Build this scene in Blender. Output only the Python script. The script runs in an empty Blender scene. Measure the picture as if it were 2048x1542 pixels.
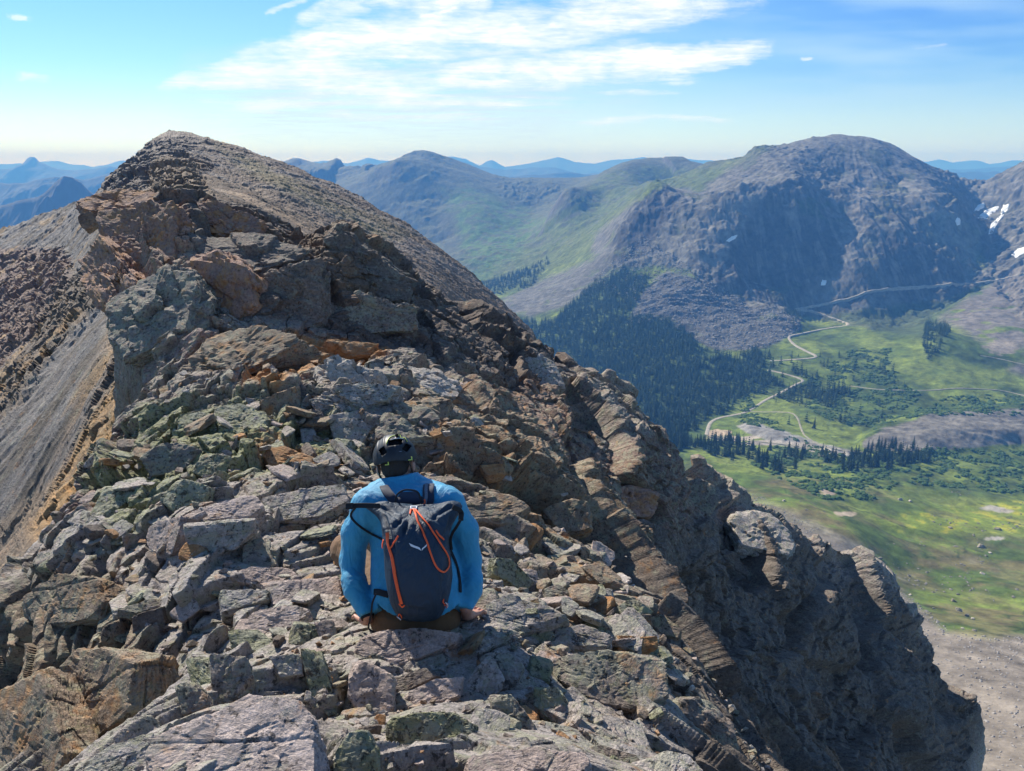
import bpy, bmesh, math, random, time, threading
import numpy as np
from concurrent.futures import ThreadPoolExecutor
from mathutils import Vector, Matrix

SC = bpy.context.scene
COL = SC.collection
R = math.radians
QF = 1.0          # mesh density factor

# ------------------------------------------------------------------ camera
F_PX, CX, CY, PITCH = 1480.0, 1024.0, 771.0, R(16.6)
SP, CP = math.sin(PITCH), math.cos(PITCH)
cam_d = bpy.data.cameras.new('camera')
cam_d.sensor_fit = 'HORIZONTAL'; cam_d.sensor_width = 36.0
cam_d.lens = 36.0 * F_PX / 2048.0
cam_d.clip_start = 0.05; cam_d.clip_end = 120000.0
cam = bpy.data.objects.new('camera', cam_d); COL.objects.link(cam)
cam.location = (0, 0, 0); cam.rotation_euler = (R(90) - PITCH, 0, 0)
SC.camera = cam

# ------------------------------------------------------------------ light and exposure
SUN_AZ, SUN_EL = R(-36), R(36)          # azimuth from +Y towards +X
sun_d = bpy.data.lights.new('sun', 'SUN'); sun_d.energy = 4.8; sun_d.angle = R(0.5)
sun_d.color = (1.0, 0.95, 0.87)
sun = bpy.data.objects.new('sun', sun_d); COL.objects.link(sun)
sdir = Vector((math.sin(SUN_AZ) * math.cos(SUN_EL), math.cos(SUN_AZ) * math.cos(SUN_EL), math.sin(SUN_EL)))
sun.rotation_euler = (-sdir).to_track_quat('-Z', 'Y').to_euler()
sun.location = (0, 0, 50)
SC.view_settings.view_transform = 'Standard'; SC.view_settings.look = 'None'
SC.view_settings.gamma = 1.0; SC.view_settings.use_curve_mapping = False
SC.view_settings.exposure = 0.75
cy = SC.cycles
cy.max_bounces = 5; cy.diffuse_bounces = 3; cy.glossy_bounces = 2; cy.transmission_bounces = 2
cy.volume_bounces = 0; cy.transparent_max_bounces = 8
cy.use_denoising = True; cy.denoiser = 'OPENIMAGEDENOISE'
cy.denoising_input_passes = 'RGB_ALBEDO_NORMAL'
cy.use_adaptive_sampling = False
cy.sample_clamp_indirect = 6.0


class NT:
    """small helper for node trees"""
    def __init__(s, tree):
        s.t = tree; s.n = tree.nodes; s.l = tree.links
    def node(s, kind, **kw):
        n = s.n.new(kind)
        for k, v in kw.items(): setattr(n, k, v)
        return n
    def put(s, sock, v):
        if isinstance(v, bpy.types.NodeSocket): s.l.new(v, sock)
        elif v is not None:
            if hasattr(sock.default_value, '__len__') and not hasattr(v, '__len__'):
                v = (v,) * len(sock.default_value)
            if hasattr(v, '__len__') and len(sock.default_value) == 4 and len(v) == 3: v = tuple(v) + (1,)
            sock.default_value = v
    def m(s, op, a, b=None, c=None, clamp=False):
        n = s.node('ShaderNodeMath', operation=op); n.use_clamp = clamp
        for i, v in enumerate((a, b, c)):
            if v is not None: s.put(n.inputs[i], v)
        return n.outputs[0]
    def vm(s, op, a, b=None):
        n = s.node('ShaderNodeVectorMath', operation=op)
        s.put(n.inputs[0], a)
        if b is not None:
            if op == 'SCALE': s.put(n.inputs[3], b)
            else: s.put(n.inputs[1], b)
        return n.outputs['Value'] if op in ('LENGTH', 'DOT_PRODUCT', 'DISTANCE') else n.outputs[0]
    def mix(s, f, a, b, mode='MIX'):
        n = s.node('ShaderNodeMix', data_type='RGBA', blend_type=mode)
        s.put(n.inputs[0], f); s.put(n.inputs[6], a); s.put(n.inputs[7], b)
        return n.outputs[2]
    def noise(s, vec, scale, detail=4, rough=0.55, dist=0.0, out='Fac', lac=2.0):
        n = s.node('ShaderNodeTexNoise'); s.put(n.inputs['Vector'], vec)
        n.inputs['Scale'].default_value = scale; n.inputs['Detail'].default_value = detail
        n.inputs['Roughness'].default_value = rough; n.inputs['Distortion'].default_value = dist
        n.inputs['Lacunarity'].default_value = lac
        return n.outputs[out]
    def vor(s, vec, scale, feature='F1', out='Distance', rand=1.0):
        n = s.node('ShaderNodeTexVoronoi', feature=feature); s.put(n.inputs['Vector'], vec)
        n.inputs['Scale'].default_value = scale; n.inputs['Randomness'].default_value = rand
        return n.outputs[out]
    def ramp(s, f, stops, interp='LINEAR'):
        n = s.node('ShaderNodeValToRGB'); n.color_ramp.interpolation = interp
        e = n.color_ramp.elements
        while len(e) < len(stops): e.new(0.5)
        for el, (p, c) in zip(e, stops):
            el.position = p
            el.color = (c, c, c, 1) if not hasattr(c, '__len__') else tuple(c) + (1,) if len(c) == 3 else c
        s.put(n.inputs[0], f); return n.outputs[0]
    def rng(s, v, a, b, c=0.0, d=1.0, smooth=False):
        n = s.node('ShaderNodeMapRange'); n.clamp = True
        if smooth: n.interpolation_type = 'SMOOTHSTEP'
        for i, x in enumerate((v, a, b, c, d)): s.put(n.inputs[i], x)
        return n.outputs[0]
    def mapv(s, vec, loc=(0, 0, 0), rot=(0, 0, 0), scale=(1, 1, 1)):
        n = s.node('ShaderNodeMapping'); s.put(n.inputs[0], vec)
        n.inputs[1].default_value = loc; n.inputs[2].default_value = rot; n.inputs[3].default_value = scale
        return n.outputs[0]
    def xyz(s, x, y, z=0.0):
        n = s.node('ShaderNodeCombineXYZ')
        for i, v in enumerate((x, y, z)): s.put(n.inputs[i], v)
        return n.outputs[0]


def tanpt(px, py):
    u = (px - CX) / F_PX; v = (CY - py) / F_PX; d = v * SP + CP
    return u / d, (v * CP - SP) / d

# ------------------------------------------------------------------ world: sky and clouds
def build_world():
    w = bpy.data.worlds.new('World'); SC.world = w; w.use_nodes = True
    T = NT(w.node_tree); T.n.clear()
    out = T.node('ShaderNodeOutputWorld'); bg = T.node('ShaderNodeBackground')
    T.l.new(bg.outputs[0], out.inputs[0]); bg.inputs[1].default_value = 0.145
    sky = T.node('ShaderNodeTexSky', sky_type='NISHITA'); sky.sun_disc = False
    sky.sun_elevation = SUN_EL; sky.sun_rotation = SUN_AZ
    sky.altitude = 3800; sky.air_density = 1.0; sky.dust_density = 0.6; sky.ozone_density = 2.0
    tc = T.node('ShaderNodeTexCoord').outputs['Generated']
    sep = T.node('ShaderNodeSeparateXYZ'); T.l.new(tc, sep.inputs[0])
    x, y, z = sep.outputs
    yy = T.m('MAXIMUM', y, 0.02)
    X = T.m('DIVIDE', x, yy); Z = T.m('DIVIDE', z, yy)
    fwd = T.rng(y, 0.15, 0.45)
    # sky tint: clear blue above, pale warm band of far haze low down
    elev = T.rng(Z, 0.0, 0.21)
    tint = T.ramp(elev, [(0.0, (0.60, 0.54, 0.46)), (0.28, (0.62, 0.60, 0.53)), (0.6, (0.50, 0.62, 0.64)), (1.0, (0.44, 0.63, 0.76))])
    base = T.mix(1.0, sky.outputs[0], tint, 'MULTIPLY')
    # right side deeper blue with faint slanting sun rays painted into the sky colour
    p = T.xyz(X, Z)
    st = T.noise(T.mapv(p, rot=(0, 0, R(-38)), scale=(3.0, 22.0, 1)), 1.0, 3, 0.5)
    deep = T.m('MULTIPLY', T.rng(X, 0.1, 0.55, smooth=True), T.rng(Z, 0.05, 0.16, smooth=True))
    deep = T.m('MULTIPLY', deep, T.rng(st, 0.35, 0.7))
    base = T.mix(T.m('MULTIPLY', deep, 0.75), base, T.mix(1.0, base, (0.42, 0.62, 0.95), 'MULTIPLY'))
    ray = T.m('MULTIPLY', T.m('MULTIPLY', T.rng(X, 0.0, 0.4, smooth=True), T.rng(Z, 0.03, 0.12, smooth=True)), T.rng(st, 0.55, 0.30))
    base = T.mix(T.m('MULTIPLY', ray, 0.42), base, (2.6, 3.4, 4.4))
    # clouds: a high sheet; noise lives on a plane overhead so that it foreshortens towards the horizon
    zz = T.m('MAXIMUM', z, 0.02)
    cp = T.xyz(T.m('DIVIDE', x, zz), T.m('DIVIDE', y, zz))
    cpr = T.mapv(cp, rot=(0, 0, R(20)), scale=(0.45, 0.7, 1))
    n1 = T.noise(cpr, 1.5, 9, 0.62, 0.5)
    n2 = T.noise(T.mapv(cp, rot=(0, 0, R(28)), scale=(0.8, 1.7, 1)), 2.8, 8, 0.66, 0.9)
    puff = T.noise(T.mapv(cp, scale=(1, 1, 1)), 5.5, 6, 0.62, 0.2)
    puff = T.m('ADD', T.m('MULTIPLY', puff, 0.35), T.m('MULTIPLY', T.noise(T.mapv(p, rot=(0, 0, R(-8)), scale=(1, 2.6, 1)), 15.0, 8, 0.66, 0.4), 0.65))
    wx = T.noise(p, 9.0, 5, 0.6, out='Color')
    wv = T.vm('SCALE', T.vm('SUBTRACT', wx, (0.5, 0.5, 0.5)), 0.055)
    pw = T.vm('ADD', p, T.vm('MULTIPLY', wv, (1.6, 0.5, 0)))
    s2 = T.node('ShaderNodeSeparateXYZ'); T.l.new(pw, s2.inputs[0]); PX, PZ = s2.outputs[0], s2.outputs[1]
    def stroke(a, b, w0, w1, k=1.0):
        (ax, az), (bx, bz) = tanpt(*a), tanpt(*b)
        w0 /= F_PX; w1 /= F_PX
        dx, dz = bx - ax, bz - az; L2 = dx * dx + dz * dz
        t = T.m('ADD', T.m('MULTIPLY', T.m('SUBTRACT', PX, ax), dx / L2), T.m('MULTIPLY', T.m('SUBTRACT', PZ, az), dz / L2), clamp=True)
        qx = T.m('SUBTRACT', PX, T.m('MULTIPLY_ADD', t, dx, ax))
        qz = T.m('SUBTRACT', PZ, T.m('MULTIPLY_ADD', t, dz, az))
        d = T.m('SQRT', T.m('ADD', T.m('MULTIPLY', qx, qx), T.m('MULTIPLY', qz, qz)))
        wd = T.m('MULTIPLY_ADD', t, w1 - w0, w0)
        f = T.m('SUBTRACT', 1.0, T.m('DIVIDE', d, wd), clamp=True)
        tp = T.m('MULTIPLY', T.rng(t, 1.0, 0.85, 0.45, 1.0, True), T.rng(t, 0.0, 0.15, 0.55, 1.0, True))
        return T.m('MULTIPLY', T.m('MULTIPLY', T.m('MULTIPLY', f, T.m('SUBTRACT', 2.0, f)), k), tp)
    S = [((330, 165), (720, 105), 14, 75, 1.0), ((560, 110), (900, 60), 40, 75, 1.0), ((800, 75), (1180, 45), 60, 60, 1.0),
         ((740, 0), (1000, -20), 25, 60, 1.0), ((1100, 40), (1480, -10), 55, 45, 1.0), ((860, 160), (1250, 128), 26, 48, 1.1),
         ((1200, 130), (1530, 104), 50, 24, 1.15), ((560, 160), (900, 180), 30, 40, 0.9), ((600, 60), (740, 0), 16, 40, 0.7), ((1180, 150), (1420, 160), 22, 10, 0.6), ((640, 230), (1000, 236), 14, 12, 0.5), ((420, 205), (1140, 205), 16, 12, 0.62),
         ((1150, 240), (1460, 236), 10, 7, 0.6), ((540, 32), (640, -4), 6, 10, 0.75), ((815, 38), (915, 12), 7, 6, 1.0),
         ((20, 28), (64, 30), 10, 7, 0.55), ((30, 150), (105, 160), 12, 9, 0.5), ((890, 110), (985, 106), 14, 10, 0.8), ((1610, 121), (1634, 120), 6, 5, 0.6),
         ((1215, 187), (1360, 186), 8, 6, 0.5), ((1810, 96), (1880, 88), 6, 6, 0.4)]
    mk = None
    for s in S:
        v = stroke(*s); mk = v if mk is None else T.m('MAXIMUM', mk, v)
    tex = T.m('ADD', T.m('MULTIPLY', n1, 0.30), T.m('ADD', T.m('MULTIPLY', n2, 0.16), T.m('MULTIPLY', puff, 0.54)))
    den = T.m('ADD', T.m('MULTIPLY', mk, 0.80), T.m('MULTIPLY', T.m('SUBTRACT', tex, 0.53), 3.4))
    den = T.m('POWER', T.rng(den, 0.0, 0.85), 1.1)
    den = T.m('MULTIPLY', den, T.rng(mk, 0.0, 0.45))
    veil = stroke((420, 190), (1180, 200), 90, 140, 0.75)
    veil = T.m('MULTIPLY', veil, T.rng(n1, 0.3, 0.62))
    shade = T.rng(T.m('ADD', puff, T.m('MULTIPLY', n2, 0.4)), 0.45, 0.85)
    cl = T.mix(shade, (3.6, 4.1, 5.0), (5.2, 5.15, 5.05))
    c = T.mix(T.m('MULTIPLY', veil, fwd), base, (3.2, 3.7, 4.4))
    c = T.mix(T.m('MULTIPLY', T.m('MULTIPLY', den, 0.93), fwd), c, cl)
    T.l.new(c, bg.inputs[0])
build_world()

# ------------------------------------------------------------------ numeric helpers
POOL = ThreadPoolExecutor(4); TL = threading.local()
T0 = time.time()
def tick(s): print('TICK %-20s %.1f' % (s, time.time() - T0), flush=True)
def pmap(f, *arrs, chunk=60000):
    """apply f to chunks of the given equally long arrays in threads"""
    if getattr(TL, 'busy', False): return f(*arrs)
    n = len(arrs[0]); idx = list(range(0, n, chunk))
    def g(i):
        TL.busy = True
        try: return f(*[a[i:i + chunk] for a in arrs])
        finally: TL.busy = False
    res = list(POOL.map(g, idx))
    if isinstance(res[0], tuple): return tuple(np.concatenate(r) for r in zip(*res))
    return np.concatenate(res)

def P(px, py, Y):
    """the point on the ray through photograph pixel (px, py) at forward distance Y"""
    tx, tz = tanpt(px, py)
    return np.array((tx * Y, Y, tz * Y), float)

def proj(x, y, z):
    """world -> photograph pixel"""
    d = np.maximum(y * CP - z * SP, 1e-3)
    return CX + F_PX * x / d, CY - F_PX * (y * SP + z * CP) / d

def _h(ix, iy, iz, seed):
    h = (ix.astype(np.uint32) * np.uint32(374761393) + iy.astype(np.uint32) * np.uint32(668265263)
         + iz.astype(np.uint32) * np.uint32(2147483647) + np.uint32((seed * 974634777 + 1013904223) & 0xffffffff))
    h ^= h >> np.uint32(13); h *= np.uint32(1274126177); h ^= h >> np.uint32(16)
    h *= np.uint32(2246822519); h ^= h >> np.uint32(13)
    return h
def _r(h): return h.astype(np.float32) * np.float32(1 / 4294967296.0)

def vnoise(x, y, z=None, seed=0):
    """value noise, 2-D or 3-D, in -1..1"""
    xi = np.floor(x).astype(np.int64); yi = np.floor(y).astype(np.int64)
    fx = (x - xi).astype(np.float32); fy = (y - yi).astype(np.float32)
    fx = fx * fx * (3 - 2 * fx); fy = fy * fy * (3 - 2 * fy)
    if z is None:
        z0 = np.zeros_like(xi)
        a = _r(_h(xi, yi, z0, seed)); b = _r(_h(xi + 1, yi, z0, seed))
        c = _r(_h(xi, yi + 1, z0, seed)); d = _r(_h(xi + 1, yi + 1, z0, seed))
        a = a + (b - a) * fx; c = c + (d - c) * fx
        return (a + (c - a) * fy) * 2 - 1
    zi = np.floor(z).astype(np.int64); fz = (z - zi).astype(np.float32); fz = fz * fz * (3 - 2 * fz)
    out = []
    for k in (0, 1):
        a = _r(_h(xi, yi, zi + k, seed)); b = _r(_h(xi + 1, yi, zi + k, seed))
        c = _r(_h(xi, yi + 1, zi + k, seed)); d = _r(_h(xi + 1, yi + 1, zi + k, seed))
        a = a + (b - a) * fx; c = c + (d - c) * fx
        out.append(a + (c - a) * fy)
    return (out[0] + (out[1] - out[0]) * fz) * 2 - 1

def fbm(x, y, z=None, oct=5, seed=0, gain=0.5, ridged=False):
    s = 0; a = 1.0; t = 0
    c, q = 0.8, 0.6
    for k in range(oct):
        n = vnoise(x, y, z, seed + k * 17)
        if ridged: n = 1 - 2 * np.abs(n)
        s = s + a * n; t += a; a *= gain
        x, y = (x * c - y * q) * 2.03, (x * q + y * c) * 2.03
        if z is not None: z = z * 2.03 + 3.1
    return s / t

def erode(x, y, oct=7, seed=0, gain=0.5, damp=1.0):
    """fractal relief whose small forms die out on the steep parts of the large ones: ridges, gullies, aprons"""
    s = 0; a = 1.0; t = 0; gx = 0; gy = 0; c, q = 0.8, 0.6
    for k in range(oct):
        xi = np.floor(x).astype(np.int64); yi = np.floor(y).astype(np.int64); z0 = np.zeros_like(xi)
        fx = x - xi; fy = y - yi; ux = fx * fx * (3 - 2 * fx); uy = fy * fy * (3 - 2 * fy); dux = 6 * fx * (1 - fx); duy = 6 * fy * (1 - fy)
        A = _r(_h(xi, yi, z0, seed + k)); B = _r(_h(xi + 1, yi, z0, seed + k)); C = _r(_h(xi, yi + 1, z0, seed + k)); D = _r(_h(xi + 1, yi + 1, z0, seed + k))
        n = A + (B - A) * ux + (C - A) * uy + (A - B - C + D) * ux * uy
        gx = gx + dux * ((B - A) + (A - B - C + D) * uy); gy = gy + duy * ((C - A) + (A - B - C + D) * ux)
        s = s + a * (n * 2 - 1) / (1 + damp * (gx * gx + gy * gy)); t += a; a *= gain
        x, y = (x * c - y * q) * 2.0 + 3.7, (x * q + y * c) * 2.0 + 1.3
        gx, gy = (gx * c - gy * q), (gx * q + gy * c)
    return s / t

def voro3(x, y, z, seed=0):
    """3-D cells: F1, F2 distances and three random values of the nearest cell"""
    xi = np.floor(x).astype(np.int64); yi = np.floor(y).astype(np.int64); zi = np.floor(z).astype(np.int64)
    n = len(x); f1 = np.full(n, 9e9, np.float32); f2 = f1.copy()
    hb = np.zeros(n, np.uint32)
    for i in (-1, 0, 1):
        for j in (-1, 0, 1):
            for k in (-1, 0, 1):
                h = _h(xi + i, yi + j, zi + k, seed)
                jx = (h & np.uint32(1023)).astype(np.float32) / 1023
                jy = ((h >> np.uint32(10)) & np.uint32(1023)).astype(np.float32) / 1023
                jz = ((h >> np.uint32(20)) & np.uint32(1023)).astype(np.float32) / 1023
                dx = (xi + i + jx - x); dy = (yi + j + jy - y); dz = (zi + k + jz - z)
                d = (dx * dx + dy * dy + dz * dz).astype(np.float32)
                near = d < f1
                f2 = np.where(near, f1, np.minimum(f2, d))
                f1 = np.where(near, d, f1); hb = np.where(near, h, hb)
    h2 = hb * np.uint32(2654435761); h2 ^= h2 >> np.uint32(15); h2 *= np.uint32(2246822519); h2 ^= h2 >> np.uint32(13)
    r1 = (h2 & np.uint32(1023)).astype(np.float32) / 1023
    r2 = ((h2 >> np.uint32(10)) & np.uint32(1023)).astype(np.float32) / 1023
    r3 = ((h2 >> np.uint32(20)) & np.uint32(1023)).astype(np.float32) / 1023
    return np.sqrt(f1), np.sqrt(f2), r1, r2, r3

def sstep(a, b, x):
    t = np.clip((x - a) / (b - a), 0, 1); return t * t * (3 - 2 * t)

def poly_sd(px, py, poly):
    """signed distance to a polygon (positive inside)"""
    poly = np.asarray(poly, float); n = len(poly)
    def f(x, y):
        best = np.full(len(x), 1e18); ins = np.zeros(len(x), bool)
        for i in range(n):
            ax, ay = poly[i]; bx, by = poly[(i + 1) % n]
            ex, ey = bx - ax, by - ay; wx, wy = x - ax, y - ay
            t = np.clip((wx * ex + wy * ey) / (ex * ex + ey * ey + 1e-12), 0, 1)
            d = (wx - ex * t) ** 2 + (wy - ey * t) ** 2
            best = np.minimum(best, d)
            c = ((ay > y) != (by > y))
            with np.errstate(divide='ignore', invalid='ignore'):
                c &= x < (bx - ax) * (y - ay) / (by - ay + (1e-12 if by == ay else 0)) + ax
            ins ^= c
        return np.sqrt(best) * np.where(ins, 1, -1)
    return pmap(f, px, py)

class TPS:
    """thin-plate interpolation of values at 2-D points"""
    def __init__(s, pts, val, lam=1e-4):
        p = np.asarray(pts, float); v = np.asarray(val, float); n = len(p)
        s.p = p
        K = s._k(((p[:, None] - p[None]) ** 2).sum(-1)) + lam * np.eye(n)
        Pm = np.c_[np.ones(n), p]
        A = np.zeros((n + 3, n + 3)); A[:n, :n] = K; A[:n, n:] = Pm; A[n:, :n] = Pm.T
        s.w = np.linalg.solve(A, np.r_[v, 0, 0, 0])
    @staticmethod
    def _k(r2): return r2 * np.log(r2 + 1e-12) * 0.5
    def __call__(s, x, y):
        def f(x, y):
            o = s.w[-3] + s.w[-2] * x + s.w[-1] * y
            for (a, b), w in zip(s.p, s.w[:-3]): o = o + w * s._k((x - a) ** 2 + (y - b) ** 2)
            return o
        return pmap(f, np.asarray(x, float), np.asarray(y, float))

class PolarTPS:
    """height from points given as (px, py, Y) or ('w', x, y, z); interpolates z/r over (azimuth, log r)"""
    def __init__(s, pts, lam=1e-4, kz=1.0):
        q = [np.array(p[1:], float) if p[0] == 'w' else P(*p) for p in pts]
        q = np.array(q); r = np.hypot(q[:, 0], q[:, 1])
        s.kz = kz
        s.t = TPS(np.c_[np.arctan2(q[:, 0], q[:, 1]) * 2, np.log(r)], q[:, 2] / r, lam)
    def __call__(s, x, y):
        r = np.hypot(x, y) + 1e-6
        return s.t(np.arctan2(x, y) * 2, np.log(r)) * r

def grid_rows(br, n):
    """row radii from (radius, cumulative share) break points"""
    br = np.array(br, float)
    return np.exp(np.interp(np.linspace(0, 1, n), br[:, 1] / br[-1, 1], np.log(br[:, 0])))

def grid_normals(V, nr, nc):
    G = V.reshape(nr, nc, 3)
    du = np.gradient(G, axis=1); dv = np.gradient(G, axis=0)
    N = np.cross(du, dv); N /= np.linalg.norm(N, axis=-1, keepdims=True) + 1e-12
    return N.reshape(-1, 3)

def mesh_from(name, V, F, mat=None, smooth=False, attrs=None, keep=None):
    """V (n,3), F (m,3 or 4) -> linked mesh object; attrs: name -> (n,3) colours"""
    F = np.asarray(F)
    if keep is not None: F = F[keep]
    me = bpy.data.meshes.new(name)
    k = F.shape[1]
    me.vertices.add(len(V)); me.vertices.foreach_set('co', np.ascontiguousarray(V, np.float32).ravel())
    me.loops.add(F.size); me.loops.foreach_set('vertex_index', F.astype(np.int32).ravel())
    me.polygons.add(len(F)); me.polygons.foreach_set('loop_start', np.arange(0, F.size, k, dtype=np.int32))
    me.polygons.foreach_set('use_smooth', np.full(len(F), bool(smooth)))
    for an, a in (attrs or {}).items():
        at = me.color_attributes.new(an, 'FLOAT_COLOR', 'POINT')
        c = np.ones((len(V), 4), np.float32); c[:, :a.shape[1]] = a
        at.data.foreach_set('color', c.ravel())
    me.update(calc_edges=True)
    if mat: me.materials.append(mat)
    o = bpy.data.objects.new(name, me); COL.objects.link(o)
    return o

def grid_faces(nr, nc):
    i = np.arange(nr - 1)[:, None] * nc + np.arange(nc - 1)[None]
    return np.stack([i, i + 1, i + nc + 1, i + nc], -1).reshape(-1, 4)

def tag(o, label=None, cat=None, group=None, kind=None):
    if label: o['label'] = label
    if cat: o['category'] = cat
    if group: o['group'] = group
    if kind: o['kind'] = kind
    return o

def lerp_col(c, a, m):
    return c + (np.asarray(a, np.float32) - c) * m[:, None].astype(np.float32)

# ------------------------------------------------------------------ materials
def new_mat(name):
    m = bpy.data.materials.new(name); m.use_nodes = True
    T = NT(m.node_tree); T.n.clear()
    out = T.node('ShaderNodeOutputMaterial'); b = T.node('ShaderNodeBsdfPrincipled')
    T.l.new(b.outputs[0], out.inputs[0])
    return m, T, b

def bump(T, b, h, strength, dist):
    n = T.node('ShaderNodeBump'); n.inputs['Strength'].default_value = strength; n.inputs['Distance'].default_value = dist
    T.put(n.inputs['Height'], h); T.l.new(n.outputs[0], b.inputs['Normal']); return n

def simple_mat(name, col, rough=0.6, spec=0.5, var=0.12, vscale=30.0, bumps=0.0, bscale=60.0, bdist=0.002, metallic=0.0, sheen=0.0):
    m, T, b = new_mat(name)
    tc = T.node('ShaderNodeTexCoord').outputs['Object']
    n = T.noise(tc, vscale, 5, 0.6)
    f = T.rng(n, 0.3, 0.7, 1 - var, 1 + var)
    T.put(b.inputs['Base Color'], T.mix(1.0, col, T.xyz(f, f, f), 'MULTIPLY'))
    T.put(b.inputs['Roughness'], rough); T.put(b.inputs['Specular IOR Level'], spec); T.put(b.inputs['Metallic'], metallic)
    if sheen: T.put(b.inputs['Sheen Weight'], sheen)
    if bumps: bump(T, b, T.noise(tc, bscale, 4, 0.6), bumps, bdist)
    return m

def far_mat(name, s1, s2, amp=0.25, bstr=0.6, bdist=3.0, rough=0.95):
    """terrain seen from far: albedo from the mesh colours, broken up with noise"""
    m, T, b = new_mat(name)
    at = T.node('ShaderNodeVertexColor'); at.layer_name = 'Col'
    pos = T.node('ShaderNodeNewGeometry').outputs['Position']
    n1 = T.noise(pos, s1, 6, 0.65); n2 = T.noise(pos, s2, 5, 0.7)
    n = T.m('ADD', T.m('MULTIPLY', n1, 0.55), T.m('MULTIPLY', n2, 0.45))
    f = T.rng(n, 0.32, 0.68, 1 - amp, 1 + amp)
    T.put(b.inputs['Base Color'], T.mix(1.0, at.outputs[0], T.xyz(f, f, f), 'MULTIPLY'))
    T.put(b.inputs['Roughness'], rough); T.put(b.inputs['Specular IOR Level'], 0.15)
    bump(T, b, n, bstr, bdist)
    return m

# ------------------------------------------------------------------ the valley and the mountains round it
VAL = [
 # foot of the near scree, lower right
 (2040,1535,300),(1900,1535,310),(2350,1500,330),(2000,1400,380),(1850,1290,480),(2000,1250,560),(2300,1250,560),
 (1800,1150,700),(1950,1050,900),(2300,1100,850),(1650,1000,900),(1800,940,1150),(2300,950,1200),(1600,900,1280),
 (1700,1060,760),
 # meadow floor and spoil heap
 (1420,860,1420),(1500,780,1720),(1700,800,1620),(1900,850,1450),(2048,800,1600),(2350,800,1500),(2048,700,1850),
 (1600,700,1980),(1740,650,2200),(1850,700,1900),(1920,660,2050),
 # rock glacier, forest slope
 (1400,640,2250),(1530,620,2350),(1260,640,2250),(1330,700,2020),(1250,750,1880),(1300,850,1480),(1180,700,2100),
 (1100,650,2450),(1150,760,1900),(1200,850,1500),
 # foot of the big peak
 (1430,565,2480),(1500,605,2470),(1650,622,2450),(1800,640,2350),(1900,600,2350),(1960,565,2500),
 # face of the big peak
 (1440,520,2620),(1500,440,2820),(1480,380,3020),(1600,500,2680),(1600,400,2920),(1600,320,3200),(1700,540,2560),
 (1700,450,2800),(1700,350,3150),(1740,300,3320),(1800,520,2580),(1800,420,2850),(1800,340,3200),(1890,500,2680),(1880,420,2900),
 (1900,370,3250),
 # skyline of the big peak
 (1480,330,3350),(1505,322,3360),(1516,309,3370),(1545,305,3380),(1568,299,3400),(1600,292,3420),(1622,281,3450),(1640,275,3500),(1690,269,3550),(1740,272,3560),(1800,297,3560),(1850,325,3560),
 (1900,345,3550),(1960,368,3600),(2000,352,3450),(2048,335,3300),(2200,300,3100),(2400,260,2800),
 ('w',300,4300,-150),('w',1500,4400,-100),('w',2600,4300,-200),('w',900,4400,-220),
 # corrie with the snow, right
 (1960,430,3150),(2000,470,2900),(2048,430,3000),(2048,520,2600),(1960,520,2750),(2048,600,2250),(2200,560,2300),(2400,600,1900),(2400,450,2300),
 # scree fan and the dark crag left of the big peak
 (1330,383,3150),(1300,400,3060),(1270,430,2980),(1240,500,2850),(1300,480,2850),(1350,430,2950),(1400,400,3120),(1360,395,3250),(1330,540,2600),(1230,545,2700),
 (1150,530,3150),(1180,490,3350),(1000,605,2950),(1060,600,2850),(1120,580,2800),
 # green benches behind
 (1200,350,4900),(1260,333,4800),(1340,336,4800),(1378,335,4780),(1400,345,4600),(1250,370,4500),(1150,376,5300),(1100,365,5600),(1050,362,5700),
 (1400,360,4100),(1440,345,3900),(1300,370,4100),(1200,420,4200),(1100,430,4500),(1050,480,4300),(1010,520,4000),(950,560,3700),(1100,500,3900),(1090,540,3500),(1230,440,3600),
 # the rounded mountain
 (850,297,6000),(800,310,6000),(760,322,6100),(700,326,6200),(640,327,6300),(580,318,6400),(900,312,6100),(950,333,6150),(1000,355,5950),
 (850,360,5400),(900,400,5100),(800,400,5150),(720,380,5500),(650,380,5700),(900,470,4600),(850,450,4800),(960,430,4800),(1000,440,4800),(1080,410,5200),
 (700,450,5000),(500,420,5300),(400,500,4500),
 ('w',-1300,8000,-500),('w',800,7500,-450),('w',3000,7000,-500),('w',-3500,8000,-700),
 # west side, hidden behind the ridge
 ('w',-600,1500,-560),('w',-900,2500,-620),('w',-1800,2200,-650),('w',-2800,3500,-700),('w',-1500,1100,-560),('w',-700,700,-420),('w',-350,350,-330),
 ('w',0,900,-440),('w',100,500,-330),('w',0,250,-230),('w',-150,180,-200),('w',120,180,-190),('w',250,180,-230),
]
valT = PolarTPS(VAL, lam=2e-4)

def warp_px(x, y, px, py, amp, seed=5, sc=0.02):
    """noise-warped picture coordinates, so traced borders turn ragged (noise is in ground metres)"""
    a = fbm(x * sc, y * sc, None, 4, seed); b = fbm(x * sc, y * sc, None, 4, seed + 50)
    return px + a * amp, py + b * amp * 0.6

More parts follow.
